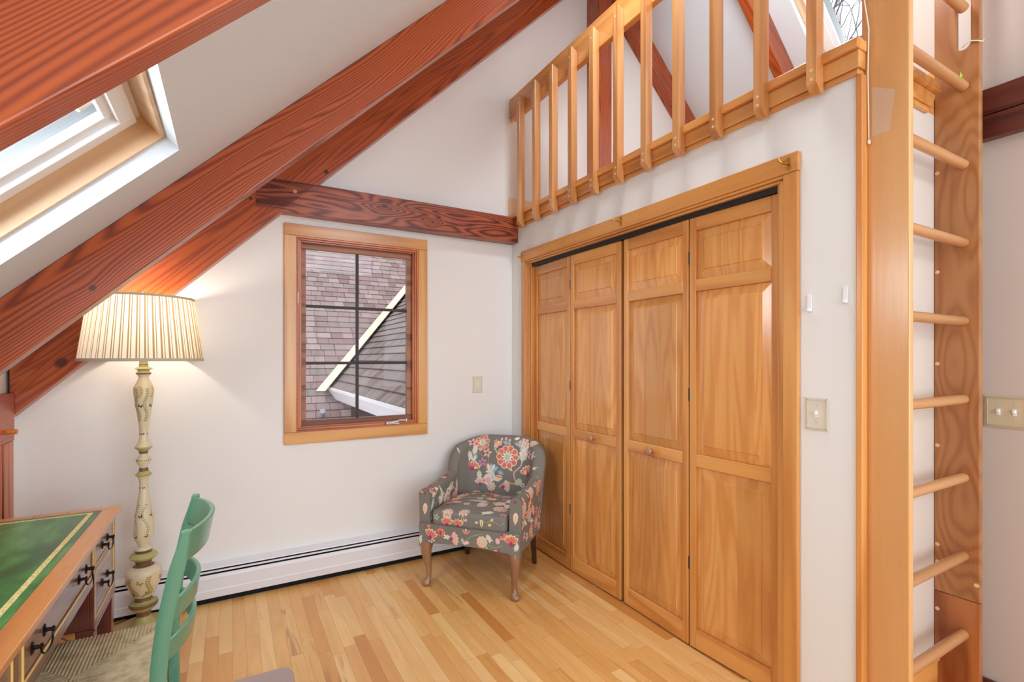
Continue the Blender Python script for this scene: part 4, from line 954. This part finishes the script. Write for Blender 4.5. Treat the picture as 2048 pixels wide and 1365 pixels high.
# rush seat: cords wrapped over the four rails, meeting on the diagonals
def rushmat():
    t = NT('woven_rush'); r = t.noise(t.coord(), 24, 3, .6); t.l(t.ramp(r, [(.25, (160, 136, 100)), (.5, (196, 176, 138)), (.75, (214, 198, 164))]), t.b.inputs['Base Color']); t.bump(t.noise(t.coord(), 240, 2), .4, .001); return t.set(.6)
m_rush = rushmat(); rs = M(); X0, X1, Y0, Y1 = -.612, -.185, YN - .028, YF + .028; zs = .462; cxm, cym = (X0 + X1) / 2, (Y0 + Y1) / 2; half = (Y1 - Y0) / 2; N = 44; rnd = random.Random(3)
def cord(p, q, r=.0052):
    d = (Vector(q) - Vector(p)); L = d.length
    if L < .004: return
    pts = []; out = Vector(p) - d.normalized() * .003
    pts.append(W(*(Vector(p) + Vector((0, 0, -.022))))); pts.append(W(*(out + Vector((0, 0, -.010))))); pts.append(W(*(Vector(p) + d.normalized() * .008 + Vector((0, 0, .0005)))))
    k = max(1, int(L / .06))
    for i in range(1, k + 1): pts.append(W(*(Vector(p) + d * (i / k) + Vector((0, 0, -.006 * (i / k) + rnd.uniform(-.0006, .0006))))))
    rs.tube(pts, r, 6)
for i in range(N):
    t = (i + .5) / N; Yq = Y0 + (Y1 - Y0) * t; dd = min(Yq - Y0, Y1 - Yq) * (X1 - X0) / (Y1 - Y0)
    cord((X0, Yq, zs), (X0 + dd, Yq, zs)); cord((X1, Yq, zs), (X1 - dd, Yq, zs))
    Xq = X0 + (X1 - X0) * t; dd = min(Xq - X0, X1 - Xq) * (Y1 - Y0) / (X1 - X0)
    cord((Xq, Y0, zs), (Xq, Y0 + dd, zs)); cord((Xq, Y1, zs), (Xq, Y1 - dd, zs))
rs.wbox(X0 + .01, X1 - .01, Y0 + .01, Y1 - .01, zs - .030, zs - .010)
obj('rush_seat', rs, m_rush, gc, smooth=50)
# ================================================================ FLOOR MAT
mp = [(-.62, .95), (.235, .95), (.235, 2.33), (.225, 2.365), (.195, 2.385), (-.62, 2.385)]
mt_ = obj('floor_mat', M().prism([(x - OX, y - OY) for x, y in mp], 0.0006, .007, 'z'), plain('lilac_grey_mat', (182, 164, 160), .7, var=.03, scale=60, bump=.2), bevel=.002)
tag(mt_, 'thin lilac grey mat with a rounded corner on the floor at the bottom edge', 'mat')
# ================================================================ FLORAL ARMCHAIR
ac = thing('armchair', 'small upholstered armchair in dark floral fabric with cabriole legs, in the corner', 'armchair', W(1.418, 2.80, 0), math.radians(-48.8))
m_fab = plain('taupe_fabric', (124, 119, 112), .8, var=.06, scale=7, bump=.15)
pal = {k: plain('print_' + k, c, .8) for k, c in dict(coral=(222, 116, 104), cream=(238, 214, 176), pink=(230, 178, 176), magenta=(160, 60, 104), mint=(172, 204, 190), blue=(160, 196, 210), sage=(156, 170, 120), yellow=(224, 206, 130), peach=(240, 186, 150), mauve=(196, 150, 176), pale=(236, 222, 214)).items()}
keys = list(pal); mats_f = [m_fab] + [pal[k] for k in keys]; KI = {k: i + 1 for i, k in enumerate(keys)}
def plan_pt(s):
    """s in [0,1] round the U from the front of the left arm to the front of the right arm: midline point, outward normal, back weight"""
    ax, yf, yb, rc = .285, -.285, .235, .13
    L1 = (yb - rc) - yf; L2 = rc * PI / 2; L3 = 2 * (ax - rc); T = 2 * L1 + 2 * L2 + L3; d = s * T
    fl = 1
    if d > T / 2: d = T - d; fl = -1
    if d <= L1: p = (-ax, yf + d); n = (-1, 0); 
    elif d <= L1 + L2:
        a = (d - L1) / rc; p = (-ax + rc - rc * math.cos(a), yb - rc + rc * math.sin(a)); n = (-math.cos(a), math.sin(a))
    else: p = (-ax + rc + (d - L1 - L2), yb); n = (0, 1)
    w = (d - L1 * .97) / (L2 * .40); w = max(0., min(1., w)); w = w * w * (3 - 2 * w)
    fr_ = d / L1
    return (p[0] * (1 if fl == 1 else -1) * 1.0, p[1]), (n[0] * fl if fl == 1 else -n[0], n[1]), w, fr_, d, T
def shell_section(s):
    (px, py), (nx, ny), w, fr_, d, T = plan_pt(s)
    arm_h = .585 + .035 * max(0, min(1, fr_)) ** 2
    xabs = abs(px)
    crown = .832 - .016 * min(1.3, xabs / .2) ** 4
    top = arm_h + (crown - arm_h) * w
    th = .036 + .006 * w
    zb_ = .275
    out = []
    NZ = 12
    def off(z):   # lean of the back, flare of the arms
        return (.24 * w + .03 * (1 - w)) * max(0, z - .34)
    inner = [(-th, zb_ + .06 + (top - th - zb_ - .06) * i / NZ) for i in range(NZ + 1)]
    arc = [(-th * math.cos(PI * i / 8), top - th + th * math.sin(PI * i / 8) * (1.0 if w > .5 else .95)) for i in range(1, 8)]
    outer = [(th, top - th - (top - th - zb_) * i / NZ) for i in range(NZ + 1)]
    for (u, z) in inner + arc + outer:
        bul = 0
        if u < 0: bul = -.010 * w * math.sin(PI * min(1, max(0, (z - .4) / .42)))    # slight inner padding
        o = u + bul; out.append((px + nx * (o + off(z) * (1 - .8 * w)), py + ny * (o + off(z)), z))
    return out
def shell(sa, sb, n, cap0=True, cap1=True):
    m = M(); vs = []; fs = []; secs = []
    for i in range(n + 1): secs.append(shell_section(sa + (sb - sa) * i / n))
    k = len(secs[0])
    for q in secs: vs += q
    for i in range(n):
        for j in range(k):
            j2 = (j + 1) % k; fs.append((i * k + j, i * k + j2, (i + 1) * k + j2, (i + 1) * k + j))
    if cap0: fs.append(tuple(range(k)))
    if cap1: fs.append(tuple(n * k + j for j in range(k - 1, -1, -1)))
    m.add(vs, fs); return m
def bvh(m): return BVHTree.FromPolygons([Vector(v) for v in m.v], m.f)
class Cloth:
    def __init__(s, m): s.m = m; s.t = bvh(m); s.layer = 0
    def frame(s, org, dr):
        h = s.t.ray_cast(Vector(org), Vector(dr).normalized())
        if h[0] is None: return None
        n = h[1]; 
        if n.dot(Vector(dr)) > 0: n = -n
        up = Vector((0, 0, 1)) if abs(n.z) < .8 else Vector((0, 1, 0))
        v = (up - n * up.dot(n)).normalized(); u = v.cross(n).normalized(); return (h[0], n, u, v)
    def poly(s, fr, pts, key, lay):
        p0, n, u, v = fr; vs = []
        c = (sum(q[0] for q in pts) / len(pts), sum(q[1] for q in pts) / len(pts))
        for (a, b) in list(pts) + [c]:
            q = p0 + u * a + v * b; h = s.t.ray_cast(q + n * .05, -n, .12)
            if h[0] is None:
                return
            vs.append(h[0] + n * (.0012 + .0005 * lay))
        k = len(pts); s.m.add(vs, [(i, (i + 1) % k, k) for i in range(k)], KI[key])
def ell(cx, cy, rx, ry, rot=0, n=12):
    return [(cx + rx * math.cos(t) * math.cos(rot) - ry * math.sin(t) * math.sin(rot), cy + rx * math.cos(t) * math.sin(rot) + ry * math.sin(t) * math.cos(rot)) for t in [2 * PI * i / n for i in range(n)]]
def petal(cx, cy, a, L, w, off=0):
    pts = [(off, 0), (off + L * .35, w * .42), (off + L * .75, w * .5), (off + L * .97, w * .22), (off + L, 0), (off + L * .97, -w * .22), (off + L * .75, -w * .5), (off + L * .35, -w * .42)]
    return [(cx + x * math.cos(a) - y * math.sin(a), cy + x * math.sin(a) + y * math.cos(a)) for x, y in pts]
def bigflower(C, fr, R, x=0, y=0, n=10, rot=0, out='coral'):
    for i in range(n): C.poly(fr, petal(x, y, rot + 2 * PI * i / n, R * .62, R * .56, R * .38), 'cream', 0)
    for i in range(n): C.poly(fr, petal(x, y, rot + 2 * PI * i / n, R * .50, R * .40, R * .44), out, 1)
    C.poly(fr, ell(x, y, R * .50, R * .50, 0, 18), 'pale', 2)
    for i in range(n): C.poly(fr, ell(x + R * .43 * math.cos(rot + .3 + 2 * PI * i / n), y + R * .43 * math.sin(rot + .3 + 2 * PI * i / n), R * .07, R * .07, 0, 6), 'magenta', 3)
    C.poly(fr, ell(x, y, R * .27, R * .33, rot, 14), 'yellow', 3); C.poly(fr, ell(x, y, R * .17, R * .22, rot, 12), 'mint', 4)
def star(C, fr, R, x=0, y=0, rot=0, col='pink'):
    for i in range(5): C.poly(fr, petal(x, y, rot + 2 * PI * i / 5, R, R * .5, 0), col, 1)
    C.poly(fr, ell(x, y, R * .25, R * .25, 0, 8), 'magenta', 2)
def leaf_(C, fr, L, w, x=0, y=0, rot=0, c1='mint', c2='yellow'):
    C.poly(fr, petal(x, y, rot, L, w), c1, 0); C.poly(fr, petal(x, y, rot, L * .7, w * .35, L * .12), c2, 1)
def stem(C, fr, pts, col='sage', w=.0035):
    P_ = smoothpts([Vector((a, b, 0)) for a, b in pts], 5)
    for i in range(len(P_) - 1):
        a, b = P_[i], P_[i + 1]; d = (b - a).normalized(); n_ = Vector((-d.y, d.x, 0)) * w / 2
        C.poly(fr, [tuple((a - n_)[:2]), tuple((b - n_)[:2]), tuple((b + n_)[:2]), tuple((a + n_)[:2])], col, 0)
def fan(C, fr, R, x=0, y=0, rot=PI / 2, c='coral'):
    for i in range(5):
        a = rot + (i - 2) * .42; C.poly(fr, petal(x, y, a, R, R * .44, R * .1), 'cream', 0); C.poly(fr, petal(x, y, a, R * .8, R * .28, R * .15), c, 1)
    C.poly(fr, ell(x, y, R * .3, R * .22, rot, 10), 'magenta', 2)
def oak(C, fr, L, x=0, y=0, rot=PI / 2):
    for i in range(4):
        f = .2 + .22 * i
        for s in (-1, 1): C.poly(fr, petal(x + L * f * math.cos(rot), y + L * f * math.sin(rot), rot + s * .8, L * .36, L * .2), 'pale' if i % 2 else 'mint', 0)
    C.poly(fr, petal(x, y, rot, L, L * .3), 'pale', 1); C.poly(fr, petal(x, y, rot, L * .8, L * .1), 'yellow', 2)
def motif(C, fr, rnd, sc=1.):
    k = rnd.random(); r = rnd.uniform(0, 2 * PI)
    if k < .22: bigflower(C, fr, .034 * sc, n=8, rot=r, out=rnd.choice(['coral', 'peach', 'pink']))
    elif k < .42: fan(C, fr, .040 * sc, rot=r, c=rnd.choice(['coral', 'pink', 'peach']))
    elif k < .58: leaf_(C, fr, .07 * sc, .026 * sc, rot=r, c1=rnd.choice(['mint', 'blue', 'sage']), c2=rnd.choice(['yellow', 'pale']))
    elif k < .72: oak(C, fr, .07 * sc, rot=r)
    elif k < .88: star(C, fr, .022 * sc, rot=r, col=rnd.choice(['pink', 'mauve', 'peach', 'pale']))
    else:
        stem(C, fr, [(-.04 * sc, 0), (-.015 * sc, .02 * sc), (.015 * sc, .005 * sc), (.045 * sc, .02 * sc)], 'sage'); C.poly(fr, ell(.05 * sc, .024 * sc, .011 * sc, .008 * sc, .5, 10), 'pink', 1); C.poly(fr, ell(-.045 * sc, 0, .010 * sc, .008 * sc, 0, 10), 'yellow', 1)
def scatter(C, rnd, count, accept, mind, sc=1.):
    fl = [(i, f) for i, f in enumerate(C.m.f) if C.m.mi[i] == 0]; V_ = C.m.v; done = []
    ar = []; acc = 0
    for i, f in fl:
        a = (Vector(V_[f[1]]) - Vector(V_[f[0]])).cross(Vector(V_[f[-1]]) - Vector(V_[f[0]])).length; acc += a; ar.append(acc)
    import bisect
    for _ in range(count * 30):
        if len(done) >= count: break
        i, f = fl[min(bisect.bisect(ar, rnd.uniform(0, acc)), len(fl) - 1)]
        ws = [rnd.random() ** 2 + .02 for q in f]; p = sum((Vector(V_[q]) * w_ for q, w_ in zip(f, ws)), Vector()) / sum(ws)
        if any((p - q).length < mind for q in done): continue
        h = C.t.find_nearest(p); n = h[1]
        if not accept(p, n): continue
        up = Vector((0, 0, 1)) if abs(n.z) < .8 else Vector((0, 1, 0)); v = (up - n * up.dot(n)).normalized(); u = v.cross(n).normalized()
        done.append(p); motif(C, (h[0], n, u, v), rnd, sc)
    return done
def recalc(m):
    me = bpy.data.meshes.new('tmp'); me.from_pydata(m.v, [], m.f); b = bmesh.new(); b.from_mesh(me); bmesh.ops.recalc_face_normals(b, faces=b.faces); b.to_mesh(me); b.free()
    m.f = [tuple(p.vertices) for p in me.polygons]; m.v = [tuple(v.co) for v in me.vertices]; bpy.data.meshes.remove(me); return m
rnd = random.Random(11)
SA, SB = .262, .738
bk = Cloth(recalc(shell(SA, SB, 40)))
F = bk.frame((.0, -.3, .66), (0, 1, 0))
if F:
    # hand placed print of the inner back, coordinates in metres from the middle of the back
    bigflower(bk, F, .082, .045, .035, 10)
    stem(bk, F, [(.12, -.13), (.10, -.07), (.145, -.02), (.15, .02)], 'pink', .008); oak(bk, F, .115, .150, -.005, 1.45)
    fan(bk, F, .060, .205, -.075, 1.9); bigflower(bk, F, .055, -.15, .125, 8, .3)
    star(bk, F, .032, -.105, .055, .2, 'peach'); star(bk, F, .032, -.135, -.01, .5, 'mauve')
    stem(bk, F, [(-.17, .055), (-.14, .03), (-.10, .03), (-.09, -.03), (-.10, -.06)], 'sage', .004)
    for a, b in ((-.16, .075), (-.135, .085)): bk.poly(F, ell(a, b, .010, .013, .2, 10), 'pink', 1)
    bk.poly(F, ell(-.085, -.125, .034, .038, 0, 16), 'pale', 1); bk.poly(F, ell(-.082, -.128, .016, .02, 0, 12), 'pink', 2)
    for i in range(4): bk.poly(F, petal(-.07, -.09, 1.9 - .35 * i, .075, .022), 'blue' if i % 2 else 'pale', 1)
    bk.poly(F, petal(-.09, -.08, 1.7, .07, .03), 'coral', 0)
    leaf_(bk, F, .06, .03, -.04, -.10, -.1, 'peach', 'coral')
    for i, (a, b) in enumerate(((-.01, .155), (.02, .16), (.05, .15), (.05, .125))): bk.poly(F, ell(a, b, .009, .012, .1, 8), 'pink', 1)
    stem(bk, F, [(.02, .115), (.02, .14), (.05, .145)], 'sage', .003); star(bk, F, .018, -.05, .135, .3, 'pink')
    for i in range(6): bk.poly(F, ell(-.055 + .006 * i, .09 - .008 * i, .009, .004, .7 * i, 6), 'yellow' if i % 2 else 'mint', 1)
    for x_, y_ in ((.105, .115), (.0, -.085), (.02, .12)):
        for i in range(5): bk.poly(F, petal(x_, y_, 1.2 + .5 * (i - 2), .03, .007), 'blue', 1)
    stem(bk, F, [(.00, -.17), (.05, -.13), (.10, -.14), (.145, -.11)], 'peach', .006); leaf_(bk, F, .06, .045, .11, -.145, .6, 'mint', 'yellow'); fan(bk, F, .045, .03, -.165, .3, 'pink')
    bigflower(bk, F, .04, .155, .13, 7, 0, 'pink'); star(bk, F, .03, .20, .06, 0, 'pink'); bk.poly(F, ell(.10, .165, .018, .011, .3, 10), 'pale', 1); leaf_(bk, F, .05, .022, -.20, .06, 1.2); fan(bk, F, .05, -.20, -.06, 1.2)
if F:
    star(bk, F, .03, -.215, .12, .4, 'pink'); leaf_(bk, F, .06, .025, -.20, -.02, 1.3, 'mint', 'pale'); oak(bk, F, .07, -.03, -.10, 2.6); fan(bk, F, .04, -.02, .10, 2.2, 'peach'); leaf_(bk, F, .05, .02, .09, -.06, 2.4, 'cream', 'pink'); fan(bk, F, .042, -.14, -.16, 1.8, 'pink')
scatter(bk, rnd, 40, lambda p, n: n.y > .2 or abs(n.x) > .8 or p.z > .815 or p.z < .5 or n.y > 0, .06, 1.15)
scatter(bk, rnd, 22, lambda p, n: n.y < -.3 and (p.x < -.15 or p.x > .2 or p.z < .55), .05, .95)
backo = obj('backrest', bk.m, mats_f, ac, local=True, smooth='all', fix=False)
for (sa, sb, e) in ((0, SA - .0008, 0), (SB + .0008, 1, 1)):
    a_ = Cloth(recalc(shell(sa, sb, 26)))
    scatter(a_, rnd, 60, lambda p, n: p.z > .30, .052, 1.25)
    sx_ = -1 if e == 0 else 1
    for zz, kk in ((.34, 0), (.46, 1), (.56, 2)):
        F = a_.frame((sx_ * .287, -.6, zz), (0, 1, 0))
        if F: (fan(a_, F, .042, rot=1.4, c='coral') if kk == 0 else leaf_(a_, F, .07, .03, 0, -.03, 1.5, 'cream', 'pink') if kk == 1 else fan(a_, F, .034, rot=2., c='pink'))
    obj('armrest', a_.m, mats_f, ac, local=True, smooth=45, fix=False)
# seat rail with its skirt, curved lower edge
def rounded_slab(x0, x1, y0, y1, z0, z1, r, n=5, crown=0, nx=14, ny=12):
    m = M(); rows = []
    prof_ = [(r - r * math.cos(PI / 2 * i / n), r * math.sin(PI / 2 * i / n)) for i in range(n + 1)]
    ringz = [(-(r - r * math.sin(PI / 2 * i / n)), z0 + r - r * math.cos(PI / 2 * i / n)) for i in range(n + 1)] + [(-(r - r * math.cos(PI / 2 * i / n)), z1 - r + r * math.sin(PI / 2 * i / n)) for i in range(n + 1)]
    def ring_pts(off, z):
        out = []; a, b, c, d = x0 - off, x1 + off, y0 - off, y1 + off; rc = .03
        for (cx_, cy_, st) in ((b - rc, c + rc, -PI / 2), (b - rc, d - rc, 0), (a + rc, d - rc, PI / 2), (a + rc, c + rc, PI)):
            for i in range(5): t = st + PI / 2 * i / 4; out.append((cx_ + rc * math.cos(t), cy_ + rc * math.sin(t), z))
        # add edge subdivisions for crowning
        o2 = []
        for i in range(len(out)):
            p, q = Vector(out[i]), Vector(out[(i + 1) % len(out)]); L = (q - p).length; k = max(1, int(L / .04))
            for j in range(k): o2.append(p.lerp(q, j / k))
        return o2
    allr = [ring_pts(o, z) for o, z in ringz]; k = len(allr[0]); k = min(len(q) for q in allr); 
    vs = []; base = allr[len(allr) // 2]
    cen = Vector(((x0 + x1) / 2, (y0 + y1) / 2, 0)); K = len(base)
    for (o, z) in ringz:
        for b in base:
            d = Vector((b.x, b.y, 0)) - cen; L = d.length; q = cen + d * ((L + o) / L); vs.append((q.x, q.y, z))
    # inner rings on top for the crown
    tops = [.8, .55, .3, .1]
    for f in tops:
        for b in base:
            d = Vector((b.x, b.y, 0)) - cen; q = cen + d * (f * (d.length - r) / d.length); vs.append((q.x, q.y, z1 + crown * (1 - f * f)))
    R = len(ringz) + len(tops); fs = []
    for i in range(R - 1):
        for j in range(K): fs.append((i * K + j, i * K + (j + 1) % K, (i + 1) * K + (j + 1) % K, (i + 1) * K + j))
    fs.append(tuple((R - 1) * K + j for j in range(K))); fs.append(tuple(range(K - 1, -1, -1))); m.add(vs, fs); return m
rl_ = M(); N = 24; yf0, yf1 = -.292, .26
vs = []; fs = []
# front skirt as a grid with a slightly scooped lower edge
for side in (0, 1):
    for i in range(N + 1):
        u = -1 + 2 * i / N; x = .318 * u; lo = .262 + .020 * (1 - u * u) - .018 * max(0, abs(u) - .8) * 5; yy = (-.300 - .010 * (1 - u * u)) + (.045 if side else 0)
        for j in range(7): z = lo + (.385 - lo) * j / 6; vs.append((x, yy, z))
for i in range(N):
    for j in range(6):
        a = i * 7 + j; b = (i + 1) * 7 + j; fs.append((a, b, b + 1, a + 1)); q = (N + 1) * 7; fs.append((q + a + 1, q + b + 1, q + b, q + a))
    a = i * 7; b = (i + 1) * 7; q = (N + 1) * 7; fs.append((a, q + a, q + b, b)); fs.append((a + 6, b + 6, q + b + 6, q + a + 6))
q = (N + 1) * 7
for j in range(6): fs.append((j, j + 1, q + j + 1, q + j)); fs.append((N * 7 + j + 1, N * 7 + j, q + N * 7 + j, q + N * 7 + j + 1))
rl_.add(vs, fs); skirt = Cloth(recalc(rl_))
F = skirt.frame((0, -.6, .325), (0, 1, 0))
if F:
    fan(skirt, F, .05, -.24, -.02, 1.3); star(skirt, F, .03, -.17, .02, .3, 'coral'); fan(skirt, F, .045, -.10, -.01, .2, 'pink'); bigflower(skirt, F, .034, .095, -.005, 9, 0, 'peach'); leaf_(skirt, F, .05, .022, -.03, -.03, .3, 'pink', 'pale')
    stem(skirt, F, [(-.06, -.03), (-.01, -.01), (.03, .02), (.10, .04)], 'sage', .004); stem(skirt, F, [(.12, -.01), (.17, -.03), (.22, -.01)], 'sage', .004); bk_ = skirt.poly(F, ell(.19, .01, .014, .018, .2, 10), 'pink', 1); fan(skirt, F, .05, .27, .0, 1.6, 'coral'); leaf_(skirt, F, .045, .024, .05, .03, 1.4, 'cream', 'sage')
scatter(skirt, rnd, 14, lambda p, n: n.y < -.6, .07, .7)
obj('seat_rail', skirt.m, mats_f, ac, local=True, smooth=45, fix=False)
obj('seat_deck', M().box(-.25, .25, -.255, .17, .285, .372), m_fab, ac, local=True)
cu = Cloth(recalc(rounded_slab(-.236, .236, -.302, .165, .375, .468, .022, crown=.016)))
F = cu.frame((0, -.06, .8), (0, 0, -1))
if F:
    fan(cu, F, .06, -.03, .15, 1.2); leaf_(cu, F, .14, .040, -.10, -.03, .05, 'blue', 'yellow'); leaf_(cu, F, .09, .03, .05, .11, .2, 'blue', 'mint'); star(cu, F, .035, -.17, .10, .3, 'peach')
    bigflower(cu, F, .045, .16, -.12, 8, .2, 'pink'); fan(cu, F, .05, .10, -.02, -.4, 'pale'); star(cu, F, .03, .13, .06, 0, 'mauve'); stem(cu, F, [(-.2, -.02), (-.14, .04), (-.08, .03), (0, .07), (.08, .05)], 'peach', .006); stem(cu, F, [(-.2, -.14), (-.1, -.10), (.0, -.13), (.1, -.10)], 'sage', .004)
    fan(cu, F, .05, -.19, -.12, 2.2); leaf_(cu, F, .08, .035, .14, .15, -2.6, 'pink', 'cream'); star(cu, F, .025, .04, -.06, .6, 'pink'); leaf_(cu, F, .07, .03, -.18, .03, 1.9, 'sage', 'yellow')
F = cu.frame((0, -.6, .42), (0, 1, 0))
if F: fan(cu, F, .045, -.13, -.03, 1.57); fan(cu, F, .04, -.06, -.03, 1.5, 'coral'); leaf_(cu, F, .045, .022, .09, -.02, 1.6, 'cream', 'sage'); star(cu, F, .02, -.20, .01, 0, 'mint')
scatter(cu, rnd, 26, lambda p, n: n.z > .7 or n.y < -.6, .062, 1.0)
obj('seat_cushion', cu.m, mats_f, ac, local=True, smooth=60, fix=False)
m_leg = wood('brown_cabriole_wood', axis='Z', across=8, along=.8, freq=10, rough=.3, coat=.5, contrast=.6, dark=(92, 56, 38), mid=(136, 94, 66), light=(160, 118, 88))
for sx in (-1, 1):
    dx, dy = sx * .7, -.7
    path = [(0, .278, .038), (.006, .262, .040), (.013, .235, .037), (.014, .20, .031), (.008, .16, .025), (.000, .11, .019), (-.003, .07, .0155), (.000, .045, .016), (.008, .030, .022), (.014, .018, .029), (.014, .008, .027), (.012, .0006, .018)]
    pts = [Vector((sx * .275 + dx * a, -.262 + dy * a, z)) for a, z, r in path]
    lgm = M(); vs = []; fs = []; sg_ = 16
    for p, (a, z, r) in zip(pts, path):
        for k in range(sg_): t = 2 * PI * k / sg_; vs.append((p.x + r * math.cos(t), p.y + r * math.sin(t), p.z))
    for i in range(len(pts) - 1):
        for k in range(sg_): fs.append((i * sg_ + k, i * sg_ + (k + 1) % sg_, (i + 1) * sg_ + (k + 1) % sg_, (i + 1) * sg_ + k))
    fs.append(tuple(range(sg_))); fs.append(tuple((len(pts) - 1) * sg_ + k for k in range(sg_ - 1, -1, -1))); lgm.add(vs, fs); obj('leg', lgm, m_leg, ac, local=True, smooth=60)
    rl2 = M(); x = sx * .245
    t0 = [(x - .018, .17), (x + .018, .17), (x + .018, .206), (x - .018, .206)]; t1_ = [(x - .013, .235), (x + .013, .235), (x + .013, .261), (x - .013, .261)]
    rl2.add([(a, b, .285) for a, b in t0] + [(a, b, .0006) for a, b in t1_], [(0, 1, 2, 3), (7, 6, 5, 4), (0, 4, 5, 1), (1, 5, 6, 2), (2, 6, 7, 3), (3, 7, 4, 0)]); obj('leg', rl2, plain('dark_rear_leg', (70, 46, 34), .4), ac, local=True, bevel=.002)
